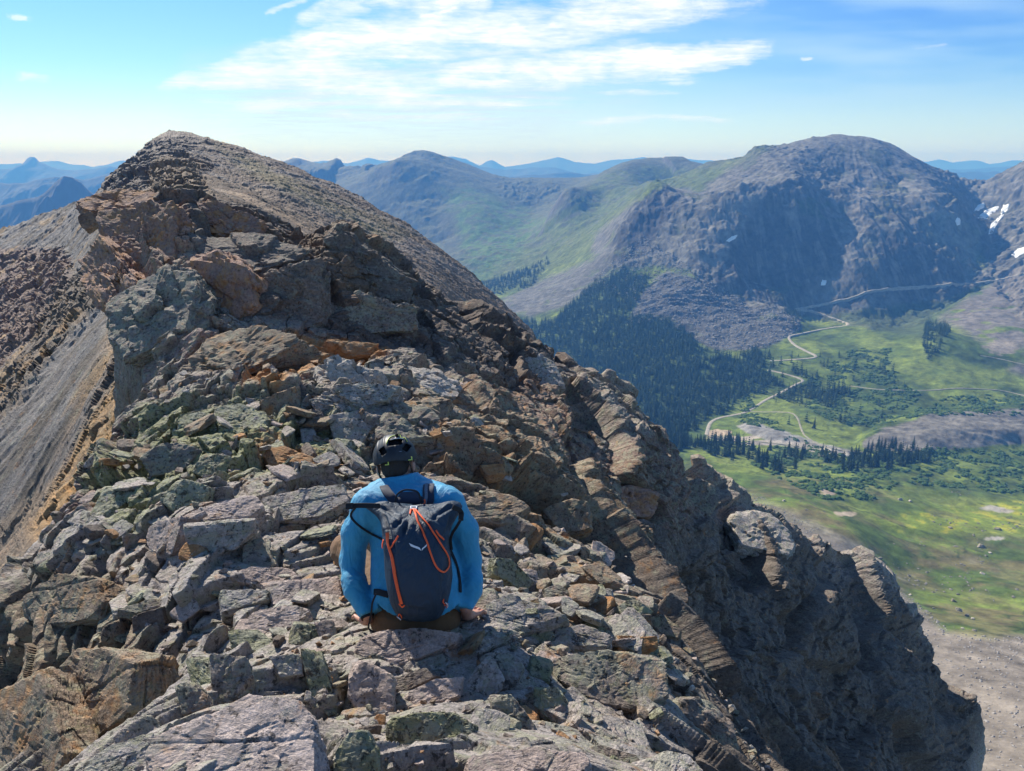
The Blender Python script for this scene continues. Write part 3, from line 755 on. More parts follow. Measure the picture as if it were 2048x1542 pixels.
RPG = dict(
 scar=[(330,255),(260,300),(200,370),(250,420),(330,420),(350,380),(335,330),(400,290),(410,270)],
 knob=[(300,350),(320,320),(370,305),(420,330),(400,350),(430,400),(330,410),(300,390)],
 spurcliff=[(-300,600),(-50,500),(40,495),(130,500),(150,560),(110,640),(30,700),(-50,800),(-300,900)],
 rib=[(200,535),(150,545),(120,590),(60,690),(-20,780),(-200,900),(-200,980),(0,850),(90,740),(170,640),(230,590)],
 ochre=[(235,640),(380,700),(330,860),(200,1050),(90,1150),(70,1050),(140,900),(190,770)],
 lowleft=[(180,900),(200,1000),(120,1150),(0,1400),(-300,1600),(-300,1250),(0,1050)],
 orangeband=[(420,395),(520,420),(640,490),(700,540),(780,580),(700,470),(560,400),(470,360)],
 greenband=[(430,290),(560,340),(700,410),(820,470),(760,480),(620,410),(480,340)],
)
def rp(k, px, py, s): return sstep(-s, s, poly_sd(px, py, RPG[k]))
def ridge_height(x, y):
    z = ridT(x, y)
    sd = poly_sd(x, y, RID_FOOT)
    out = np.maximum(0, -sd - 0.5)
    px, py = proj(x, y, z)
    r = np.hypot(x, y)
    qx, qy = warp_px(x, y, px, py, 12, 5, 0.1)
    scar, knob, cl, rib, och, low = (rp(k, qx, qy, 10) for k in ('scar', 'knob', 'spurcliff', 'rib', 'ochre', 'lowleft'))
    rough = np.clip(scar + knob + cl + rib + och * 0.7 + low * 0.25, 0, 1)
    k = np.clip(r / 120, 0.12, 2.6)
    det = fbm(x / 9, y / 9, None, 6, 201, 0.55) * 0.5 * k * (1 - 0.4 * sstep(180, 320, r))
    det = det + rough * (fbm(x / (6 * k), y / (6 * k), None, 6, 203, 0.6, True) * 1.2 * k) * (1 - 0.6 * sstep(180, 320, r))
    # streaks of scree running down the right flank
    u = x * 0.92 + y * 0.38; v = -x * 0.38 + y * 0.92
    det = det + (1 - rough) * fbm(u / 45, v / 7, None, 4, 205, 0.5, True) * 0.9 * sstep(40, 140, r)
    det = det + (1 - rough) * fbm((x * 0.6 + y * 0.8) / 12, (x * 0.8 - y * 0.6) / 2.6, None, 4, 209, 0.55, True) * 0.5 * sstep(110, 40, r) + (1 - rough) * fbm(x / 1.6, y / 1.6, None, 4, 207, 0.65) * 0.28 * sstep(20, 60, r) * np.clip(k, 0.5, 2)
    # small cairn block and steps on the summit
    s0 = P(340, 266, 347); det = det + 1.3 * np.exp(-((x - s0[0]) / 1.2) ** 2 - ((y - s0[1]) / 1.5) ** 2)
    return z + det * np.clip(sd / 4 + 1.2, 0, 1) - out * 1.25 - np.maximum(0, out - 10) * 0.5 - 5 * sstep(-0.5, 1.5, poly_sd(x, y, CRG_FOOT)) - 12 * sstep(0, 3, x) * sstep(30, 20, y)
def ridge_colour(x, y, z, slope):
    px, py = proj(x, y, z)
    q = warp_px(x, y, px, py, 14, 5, 0.06)
    n = len(x); nm = fbm(x / 7, y / 7, None, 5, 211); ns = fbm(x / 1.8, y / 1.8, None, 4, 213, 0.7)
    u = x * 0.92 + y * 0.38; v = -x * 0.38 + y * 0.92
    stre = fbm(u / 60, v / 5, None, 5, 215, 0.62)
    c = np.empty((n, 3), np.float32); c[:] = (0.17, 0.132, 0.108)
    c = lerp_col(c, (0.225, 0.195, 0.175), sstep(-0.05, 0.3, stre))
    c = lerp_col(c, (0.155, 0.115, 0.085), sstep(0.05, 0.35, -stre) * 0.8)
    c = lerp_col(c, (0.19, 0.165, 0.085), rp('greenband', q[0], q[1], 14) * sstep(-0.5, 0.1, nm) * 0.7)
    c = lerp_col(c, (0.33, 0.235, 0.15), rp('orangeband', q[0], q[1], 14) * sstep(-0.2, 0.2, stre) * 0.7)
    left = sstep(400, 300, px + (py - 400) * 0.4) * sstep(330, 420, py)
    c = lerp_col(c, (0.165, 0.158, 0.158), left); ls_ = fbm((x * 0.6 + y * 0.8) / 30, (x * 0.8 - y * 0.6) / 4, None, 5, 217, 0.6)
    c = lerp_col(c, (0.105, 0.088, 0.07), left * sstep(0.0, 0.3, ls_) * 0.8); c = lerp_col(c, (0.25, 0.235, 0.225), left * sstep(0.1, 0.4, -ls_) * 0.6)
    c = lerp_col(c, (0.16, 0.135, 0.12), rp('scar', q[0], q[1], 8))
    c = lerp_col(c, (0.21, 0.15, 0.10), rp('knob', q[0], q[1], 8) * 0.8)
    c = lerp_col(c, (0.215, 0.155, 0.13), rp('spurcliff', q[0], q[1], 8))
    c = lerp_col(c, (0.155, 0.125, 0.10), rp('rib', q[0], q[1], 6))
    c = lerp_col(c, (0.225, 0.18, 0.14), rp('lowleft', q[0], q[1], 12))
    c = lerp_col(c, (0.34, 0.21, 0.085), rp('ochre', q[0], q[1], 34) * sstep(-0.35, 0.15, nm + ls_ * 0.5) * 0.9)
    c = lerp_col(c, (0.33, 0.22, 0.11), left * sstep(0.28, 0.5, nm) * 0.7)
    return c * (1 + 0.28 * ns[:, None]).astype(np.float32)
RROWS = [(9, 0), (30, 18), (80, 42), (200, 70), (360, 100), (420, 103)]
def build_ridge():
    nc, nr = int(1150 * QF), int(950 * QF)
    az = np.linspace(R(-46), R(9), nc); rr = grid_rows(RROWS, nr)
    A, Rr = np.meshgrid(az, rr); x = (np.sin(A) * Rr).ravel(); y = (np.cos(A) * Rr).ravel()
    z = pmap(ridge_height, x, y, chunk=40000)
    V = np.c_[x, y, z]; N = grid_normals(V, nr, nc)
    r = np.hypot(x, y)
    px, py = proj(x, y, z)
    rough = np.clip(sum(rp(k, px, py, 14) for k in ('scar', 'knob', 'spurcliff', 'rib', 'ochre')) + 0.3 * rp('lowleft', px, py, 14), 0, 1)
    k = np.clip(r / 100, 0.15, 2.2)
    d = blocks(V, 4.5, 0.4, 221, 0.08); d2 = blocks(V, 1.3, 0.5, 223, 0.1)
    V = V + N * ((d * 1.3 * rough * k * sstep(400, 250, r) + d2 * (0.10 - 0.06 * sstep(80, 200, r) + 0.45 * rough * (1 - 0.6 * sstep(180, 320, r))) * np.clip(k, 0.3, 1.2)))[:, None]
    slope = np.arccos(np.clip(np.abs(N[:, 2]), 0, 1))
    c = pmap(ridge_colour, x, y, z, slope, chunk=40000)
    li = np.zeros_like(c); li[:, 0] = 0.15
    o = mesh_from('ridge_terrain', V, grid_faces(nr, nc), ROCK_MID, False, {'Col': c, 'Lich': li}); tag(o, kind='structure')
    return HeightGrid(az, rr, V[:, 2].reshape(nr, nc))
RG_ = build_ridge()
tick('ridge')

# ------------------------------------------------------------------ the near crags
CRG = [
 (280,1535,1.75),(500,1450,1.95),(640,1530,1.75),(400,1600,1.5),(800,1620,1.45),(1200,1620,1.6),('w',0,0.6,-1.75),('w',-0.8,0.5,-1.9),('w',0.8,0.5,-1.9),
 (700,1540,1.85),(860,1480,2.1),(1000,1500,2.1),(1200,1530,2.15),(1350,1530,2.4),(1450,1530,2.7),
 (730,1290,3.0),(850,1268,3.12),(920,1240,3.25),(700,1360,2.6),(800,1400,2.45),(620,1380,2.5),(1050,1300,2.95),(1150,1260,3.4),(1250,1330,3.2),(1350,1340,3.6),(1380,1420,3.2),(1110,1400,2.6),
 (700,1150,4.3),(800,1180,3.9),(600,1200,3.8),(500,1250,3.5),(450,1350,2.9),(350,1400,2.8),(250,1450,2.8),(120,1500,3.0),
 (400,1100,4.5),(300,1080,5.0),(230,1200,4.4),(120,1330,4.0),(30,1420,3.9),(60,1150,5.6),(-40,1330,5.2),
 (960,1130,4.6),(1050,1150,4.7),(1150,1180,4.7),(1250,1210,4.7),(1340,1250,4.8),(1370,1280,4.7),
 (600,970,6.0),(450,950,6.5),(300,980,6.6),(200,1000,7.0),(160,1020,7.2),(650,1050,5.2),(550,1050,5.2),(860,1050,5.2),(900,1000,6.0),(760,960,6.6),
 (500,850,8.0),(350,850,8.4),(270,830,9.0),(700,800,9.0),(600,780,9.6),(450,760,10.3),(300,790,10.0),(850,850,8.4),(960,900,8.0),(1050,980,7.6),(1130,1030,7.4),(1180,1060,7.4),(1210,1110,6.6),(1080,1080,6.0),
 (780,740,10.5),(900,760,11),(650,680,12),(500,660,12),(420,650,12),(300,700,11.2),
 (250,620,12.5),(200,560,13.5),(165,520,14.2),(220,480,14),(300,500,13.5),(400,560,12.6),(550,560,13),
 (160,412,15.5),(240,385,16),(340,390,15.5),(420,395,16),(480,415,16.5),(560,442,16.5),(300,430,14.8),(450,470,14.2),(620,480,15.5),
 (655,500,14.2),(660,462,15.2),(700,462,15.6),(750,500,15.6),(800,530,15.8),(845,565,16.0),(900,603,16.6),(960,640,17.2),(1010,655,17.6),(1052,664,18.2),
 (740,560,14),(750,620,13.4),(850,640,14),(950,720,13.6),(1000,800,12.6),(1100,760,15.4),(1100,722,17.0),(1135,738,17.2),(1180,765,16.8),(1250,806,16.6),(1300,850,16.6),(1350,892,16.4),(1385,925,16.2),(1388,970,15.4),
 (1080,880,11.6),(1180,900,12.6),(1250,950,12.8),(1320,1000,13.6),(1180,1000,11.0),(1250,1050,11.6),(1260,1100,11.2),
 (1400,935,19.5),(1430,965,19.5),(1480,990,19.8),(1510,1010,19.8),(1560,1035,20),(1600,1082,20),(1450,1050,17.5),(1550,1120,17.4),(1400,1060,16.0),
 (1640,1090,21),(1720,1120,21.5),(1780,1190,21.5),(1830,1230,21.5),(1872,1272,21.5),(1930,1340,21),(1972,1402,20.2),(1925,1470,18.8),(1910,1540,17.6),(1900,1650,16),
 (1650,1200,18.5),(1750,1280,18.6),(1800,1400,17.2),(1700,1400,16.4),(1600,1300,16.2),(1650,1500,14.0),(1500,1250,14.6),(1450,1180,14.4),(1330,1150,12.6),(1300,1250,11.4),
 (1400,1330,11.6),(1450,1430,10.6),(1550,1530,10.4),(1700,1650,11.5),(1550,1400,13.0),
 ('w',2.4,4.8,-5.6),('w',3.0,6.5,-7.6),('w',4.2,8.4,-9.6),('w',2.5,3.6,-4.5),('w',3.2,3.2,-6.0),('w',4.5,5.5,-9),('w',2.8,1.8,-5.0),
 ('w',-5.5,2.5,-4.6),('w',-7,6,-5.6),('w',-9,9,-6.2),('w',-13,14,-6),('w',-3,1.2,-3.2),
]
crgT = PolarTPS(CRG, lam=3e-5)
CPG = dict(
 pinkl=[(150,500),(190,430),(360,430),(400,520),(440,660),(380,640),(300,560),(200,640),(150,580)],
 dark=[(180,400),(400,380),(560,440),(700,460),(860,570),(1060,660),(1140,740),(1050,800),(900,720),(700,700),(640,660),(520,640),(450,560),(400,480),(250,440)],
 red=[(980,760),(1140,780),(1200,900),(1180,960),(1050,880),(900,800)],
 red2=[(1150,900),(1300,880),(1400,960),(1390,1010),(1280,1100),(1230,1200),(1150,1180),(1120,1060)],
 warm=[(800,830),(950,850),(1180,980),(1190,1080),(1240,1120),(1380,1270),(1370,1380),(1240,1320),(1100,1180),(980,1050),(880,940)],
 deep=[(1230,1120),(1400,1000),(1620,1080),(1900,1300),(2000,1420),(1900,1700),(1400,1700),(1360,1400),(1300,1250)],
 green=[(300,840),(480,800),(700,830),(740,900),(560,960),(400,980),(240,1080),(180,1000),(220,920)],
 rust=[(500,690),(580,670),(770,690),(760,720),(640,745),(560,800),(500,790)],
 rust2=[(490,880),(560,870),(680,900),(650,950),(540,950)],
 purpl=[(140,950),(220,830),(330,860),(280,930),(230,1040),(120,1080)],
 brownl=[(0,1250),(100,1140),(260,1160),(300,1290),(250,1460),(140,1540),(0,1600),(-200,1600),(-200,1300)],
)
def cpm(k, px, py, s): return sstep(-s, s, poly_sd(px, py, CPG[k]))
def crag_base(x, y):
    z = crgT(x, y)
    sd = poly_sd(x, y, CRG_FOOT)
    out = np.maximum(0, -sd - 0.05)
    lf = sstep(-1.5, -3.0, x) * sstep(3.5, 5.0, y)
    return z - out * (2.2 + 7.0 * lf)
def crag_height(x, y):
    z = crag_base(x, y); r = np.hypot(x, y)
    k = np.clip(r / 12, 0.12, 1.3)
    return z + fbm(x / 3.0, y / 3.0, None, 5, 301, 0.5) * 0.42 * k
def crag_colour(x, y, z):
    px, py = proj(x, y, z)
    q = warp_px(x, y, px, py, 26, 5, 0.6)
    n = len(x); nm = fbm(x / 0.9, y / 0.9, z / 0.5, 5, 311); nb = fbm(x / 3, y / 3, z / 2, 4, 313)
    c = np.empty((n, 3), np.float32); c[:] = (0.34, 0.315, 0.305)
    c = lerp_col(c, (0.215, 0.18, 0.155), sstep(1250, 950, q[1] + (q[0] < 600) * 100) * 0.65)
    c = lerp_col(c, (0.135, 0.11, 0.098), cpm('dark', *q, 25))
    c = lerp_col(c, (0.34, 0.235, 0.19), cpm('pinkl', *q, 14) * 0.85)
    c = lerp_col(c, (0.205, 0.14, 0.115), np.maximum(cpm('red', *q, 30), cpm('red2', *q, 30)) * 0.85)
    c = lerp_col(c, (0.25, 0.20, 0.15), cpm('warm', *q, 30) * 0.8)
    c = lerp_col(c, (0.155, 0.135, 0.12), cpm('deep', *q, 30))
    c = lerp_col(c, (0.22, 0.23, 0.165), cpm('green', *q, 20) * 0.7)
    c = lerp_col(c, (0.42, 0.22, 0.085), np.maximum(cpm('rust', *q, 10), cpm('rust2', *q, 12)) * sstep(-0.5, 0.0, nm))
    c = lerp_col(c, (0.235, 0.165, 0.165), cpm('purpl', *q, 14) * 0.8)
    c = lerp_col(c, (0.215, 0.165, 0.115), cpm('brownl', *q, 30) * 0.8)
    c = lerp_col(c, (0.24, 0.15, 0.085), sstep(0.25, 0.5, nb) * 0.45)
    li = np.zeros((n, 3), np.float32)
    li[:, 0] = 0.5 + 0.5 * cpm('green', *q, 30) - 0.3 * cpm('deep', *q, 30) - 0.3 * cpm('dark', *q, 30)
    li[:, 1] = 0.35 + 0.65 * cpm('green', *q, 30) - 0.5 * cpm('deep', *q, 30) - 0.3 * cpm('dark', *q, 30)
    li[:, 2] = np.clip(0.05 + cpm('warm', *q, 30) * 0.2 + cpm('rust', *q, 20) * 0.9 + cpm('rust2', *q, 20) * 0.8 + 0.2 * cpm('red', *q, 20), 0, 1)
    return c * (1 + 0.22 * nm[:, None]).astype(np.float32), np.clip(li, 0, 1)
CROWS = [(0.7, 0), (1.6, 4), (3, 22), (5, 40), (8, 60), (12, 80), (19, 104), (25, 109)]
def build_crags():
    nc, nr = int(1450 * QF), int(1650 * QF)
    az = np.linspace(R(-48), R(48), nc); rr = grid_rows(CROWS, nr)
    A, Rr = np.meshgrid(az, rr); x = (np.sin(A) * Rr).ravel(); y = (np.cos(A) * Rr).ravel()
    z = pmap(crag_height, x, y, chunk=40000)
    V = np.c_[x, y, z]; N = grid_normals(V, nr, nc)
    step_ = np.linalg.norm(np.gradient(V.reshape(nr, nc, 3), axis=0), axis=-1).ravel() / np.maximum(np.hypot(x, y), 1.0)
    sf = sstep(0.18, 0.5, np.abs(N[:, 2])) * sstep(0.011, 0.004, step_)      # no fine relief where the mesh is too steep to carry it
    # lean the push sideways a little so that ledges jut out over the steps below
    N = N + np.array((0.12, -0.22, 0)); N /= np.linalg.norm(N, axis=1)[:, None]
    r = np.hypot(x, y)
    base_z = z.copy()
    near = sstep(1.2, 4.0, r); mid = sstep(3.5, 9, r)
    d0 = blocks(V, 3.2, 0.45, 339, 0.05); d1 = blocks(V, 1.25, 0.26, 335, 0.05); d2 = blocks(V, 0.55, 0.3, 337, 0.07); d3 = pmap(lambda a: fbm(a[:, 0] / 0.16, a[:, 1] / 0.16, a[:, 2] / 0.10, 4, 327, 0.6, True), V, chunk=40000); d4 = blocks(V, 0.85, 0.24, 345, 0.06)
    sx_, sy_ = P(835, 1262, 3.1)[:2]; seat = sstep(0.35, 0.75, np.hypot(x - sx_, y - sy_))
    px, py = proj(x, y, base_z); rt = sstep(760, 1050, px)
    disp_big = d0 * (0.35 + 0.75 * rt) * mid; disp_mid = d1 * (0.07 + (0.20 - 0.06 * rt) * mid) * (0.12 + 0.88 * sf) + d4 * 0.26 * (1 - 0.6 * mid) * seat * (0.08 + 0.92 * sf); disp = (d2 * (0.035 + 0.085 * mid) + d3 * 0.014) * sf
    disp = blur(disp_big, nr, nc, 2) + blur(disp_mid, nr, nc, 1) + disp
    disp = disp + pmap(lambda a: fbm(a[:, 0] / 0.5, a[:, 1] / 0.5, a[:, 2] / 0.2, 5, 331, 0.62), V, chunk=40000) * (0.03 + 0.08 * mid)
    lam = pmap(lambda a: fbm(a @ T1 / 0.6, a @ T2 / 0.6, (a @ BED + fbm(a[:, 0] / 0.9, a[:, 1] / 0.9, a[:, 2] / 0.7, 3, 343) * 0.6) / 0.15, 5, 341, 0.6), V, chunk=40000)
    disp = disp + lam * (0.012 + 0.05 * mid) * sf
    V = V + N * (disp * (0.35 + 0.65 * near))[:, None]
    c, li = pmap(crag_colour, x, y, base_z, chunk=40000)
    o = mesh_from('rock_ground', V, grid_faces(nr, nc), ROCK, False, {'Col': c, 'Lich': li}); tag(o, kind='structure')
    return HeightGrid(az, rr, V[:, 2].reshape(nr, nc)), HeightGrid(az, rr, base_z.reshape(nr, nc))
CG, CB = build_crags()
tick('crags')

# ------------------------------------------------------------------ single rocks
def ico_dirs(sub):
    bm = bmesh.new(); bmesh.ops.create_icosphere(bm, subdivisions=sub, radius=1.0)
    V = np.array([v.co[:] for v in bm.verts]); F = np.array([[v.index for v in f.verts] for f in bm.faces]); bm.free()
    return V / np.linalg.norm(V, axis=1)[:, None], F
ICO = {k: ico_dirs(k) for k in (3, 4, 5, 6)}

def hull_planes(pts):
    bm = bmesh.new()
    for p in pts: bm.verts.new(p)
    bmesh.ops.convex_hull(bm, input=bm.verts, use_existing_faces=False)
    bm.normal_update()
    out = [(np.array(f.normal[:]), float(f.normal.dot(f.verts[0].co))) for f in bm.faces if f.calc_area() > 1e-9]
    bm.free(); return out

def rock_from_points(pts, seed, sub=5, bedn=(0, 0, 1), rough=1.0):
    """angular rock filling the hull of the points, bedded and chipped; returns local V (about centre), F, centre"""
    pts = np.asarray(pts, float); c = pts.mean(0); q = pts - c
    size = np.linalg.norm(q, axis=1).mean()
    A = np.linalg.svd(q)[2]; sc = np.maximum(np.abs(q @ A.T).max(0), size * 0.12)   # even out long thin shapes before sampling
    U, F = ICO[sub]; W = (U * sc) @ A
    d = np.linalg.norm(W, axis=1); D = W / d[:, None]
    r = np.full(len(D), 1e9); rng = np.random.RandomState(seed)
    for n, h in hull_planes([Vector(p) for p in q]):
        h = max(h, size * 0.05); dn = D @ n
        r = np.minimum(r, np.where(dn > 1e-4, h / np.maximum(dn, 1e-4), 1e9))
    # a few extra chips off the corners
    for k in range(9):
        n = rng.normal(size=3); n /= np.linalg.norm(n)
        h = np.max((D * r[:, None]) @ n) * rng.uniform(0.80, 0.96); dn = D @ n
        r = np.minimum(r, np.where(dn > 1e-4, h / np.maximum(dn, 1e-4), 1e9))
    V = D * r[:, None]
    bn = np.asarray(bedn, float); bn /= np.linalg.norm(bn)
    s = V @ bn; o = seed * 7.31
    t = size
    x, y, z = V[:, 0] / t + o, V[:, 1] / t + o, V[:, 2] / t
    wob = fbm(x * 1.2, y * 1.2, z * 1.2, 4, seed) * 0.10 * t
    L = t * 0.17
    lay = (s + wob) / L; li = np.floor(lay); fr = lay - li
    a = vnoise(li * 3.7 + o, x * 1.4, y * 1.4, seed + 1)
    groove = -sstep(0.22, 0.0, np.minimum(fr, 1 - fr)) * sstep(-0.5, 0.5, vnoise(li * 5.1, x * 2, y * 2, seed + 2))
    side = 1 - np.abs((V @ bn) / (np.linalg.norm(V, axis=1) + 1e-9)) ** 2
    disp = (a * 0.040 + groove * 0.022) * side
    # thin plates that stand proud or break back along the edges
    L2 = t * 0.06; lay2 = (s + wob * 1.1) / L2; l2 = np.floor(lay2); f2_ = lay2 - l2
    pl = vnoise(l2 * 2.3 + o, x * 1.1, y * 1.1, seed + 21)
    disp = disp + side * (pl * 0.030 - sstep(0.25, 0.0, np.minimum(f2_, 1 - f2_)) * 0.010)
    # one or two straight joints across the block
    for k in range(2):
        jn = rng.normal(size=3); jn -= bn * (jn @ bn); jn /= np.linalg.norm(jn) + 1e-9
        jd = np.abs(V @ jn - rng.uniform(-0.5, 0.5) * t + wob * 0.6)
        disp = disp - sstep(0.03 * t, 0.0, jd) * 0.035 + np.sign(V @ jn) * 0.006
    f1, f2, r1, r2, r3 = voro3(x * 2.3, y * 2.3, z * 3.0, seed + 5)
    disp = disp + (r1 - 0.5) * 0.045 + (r2 - 0.5) * (f1 - 0.35) * 0.10 - (1 - sstep(0, 0.06, f2 - f1)) * 0.022 * (r3 > 0.4)
    disp = disp + fbm(x * 2.5, y * 2.5, z * 3.5, 5, seed + 9, 0.6) * 0.035 + fbm(x * 14, y * 14, z * 20, 3, seed + 11, 0.6) * 0.010
    V = V + D * (disp * t * rough)[:, None]
    return V, F, c

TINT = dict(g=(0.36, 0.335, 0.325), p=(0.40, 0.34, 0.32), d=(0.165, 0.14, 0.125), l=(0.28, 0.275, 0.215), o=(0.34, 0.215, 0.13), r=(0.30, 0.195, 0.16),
            b=(0.25, 0.20, 0.155), w=(0.42, 0.395, 0.37), m=(0.235, 0.205, 0.185), u=(0.25, 0.19, 0.185))
LICH = dict(g=(0.55, 0.35, 0.02), p=(0.2, 0.1, 0.05), d=(0.3, 0.15, 0.05), l=(0.95, 0.7, 0.0), o=(0.35, 0.3, 0.8), r=(0.2, 0.1, 0.5), b=(0.4, 0.4, 0.35), w=(0.3, 0.3, 0.05), m=(0.6, 0.4, 0.1), u=(0.5, 0.3, 0.1))
NRM = dict(t=(0.08, -0.42, 0.90), f=(0.10, -0.85, 0.50), l=(-0.55, -0.62, 0.55), r=(0.5, -0.6, 0.62), u=(0.05, -0.15, 0.98), k=(0.0, -0.66, 0.75))
def rock_object(name, V, F, c, tk, seed, mat=None):
    n = len(V); rng = np.random.RandomState(seed)
    col = np.empty((n, 3), np.float32); col[:] = np.array(TINT[tk]) * rng.uniform(0.9, 1.1)
    nm = fbm(V[:, 0] * 3 + seed, V[:, 1] * 3, V[:, 2] * 3, 3, seed)
    col *= (1 + 0.16 * nm[:, None]).astype(np.float32)
    li = np.empty((n, 3), np.float32); li[:] = LICH[tk]
    o = mesh_from(name, V, F, mat or ROCK, False, {'Col': col, 'Lich': li}); o.location = c
    return o

def hero(poly, nk, thick, tk, label, name='boulder', Y=None, lift=0.12, sub=None, fixed=False):
    poly = np.array(poly, float); cxy = poly.mean(0)
    n = np.array(NRM[nk] if isinstance(nk, str) else nk, float); n /= np.linalg.norm(n)
    if Y is None:
        p, ok = CB.hit([cxy[0]], [cxy[1]], 0.9, 40); Y = p[0, 1]
    C = P(cxy[0], cxy[1], Y)
    w = np.ptp(poly[:, 0]) * Y / F_PX
    t = thick * w
    # lie on the uneven bedrock: the face plane passes just above most of what is under it
    m = np.array([cxy + (q - cxy) * f for q in poly for f in (0.25, 0.55, 0.85)])
    hp, ok = CG.hit(m[:, 0], m[:, 1], 0.9, 40, 900)
    if ok.sum() > 4 and not fixed:
        lv = np.percentile((hp[ok] @ n), 78) + (lift + (0.28 if cxy[1] > 880 else 0.0)) * t
        f = lv / float(n @ C)
        C = C * np.clip(f, 0.80, 1.03)
    top = []
    for a, b in poly:
        ray = P(a, b, 1.0); top.append(ray * float(n @ C) / float(n @ ray))
    top = np.array(top)
    cen = top.mean(0)
    dn = -n * t
    mid = top + dn * 0.45 + (top - cen) * 0.035
    bot = top + dn - (top - cen) * 0.10
    seed = int(abs(cxy[0] * 7 + cxy[1] * 13)) % 9973
    px_w = np.ptp(poly[:, 0])
    V, F, c = rock_from_points(np.r_[top, mid, bot], seed, sub or (6 if px_w > 170 else 5 if px_w > 45 else 4), n)
    if px_w > 90 and Y > 8:
        W = V + c; D = V / (np.linalg.norm(V, axis=1)[:, None] + 1e-9)
        d = blocks(W, 1.0, 0.32, seed + 1, 0.05) * 0.13 + blocks(W, 0.35, 0.3, seed + 2, 0.08) * 0.04 + fbm(W @ T1 / 1.1, W @ T2 / 1.1, W @ BED / 0.09, 4, 341, 0.6) * 0.025
        V = V + D * d[:, None]
    o = rock_object(name, V, F, c, tk, seed); tag(o, label, 'rock'); return o

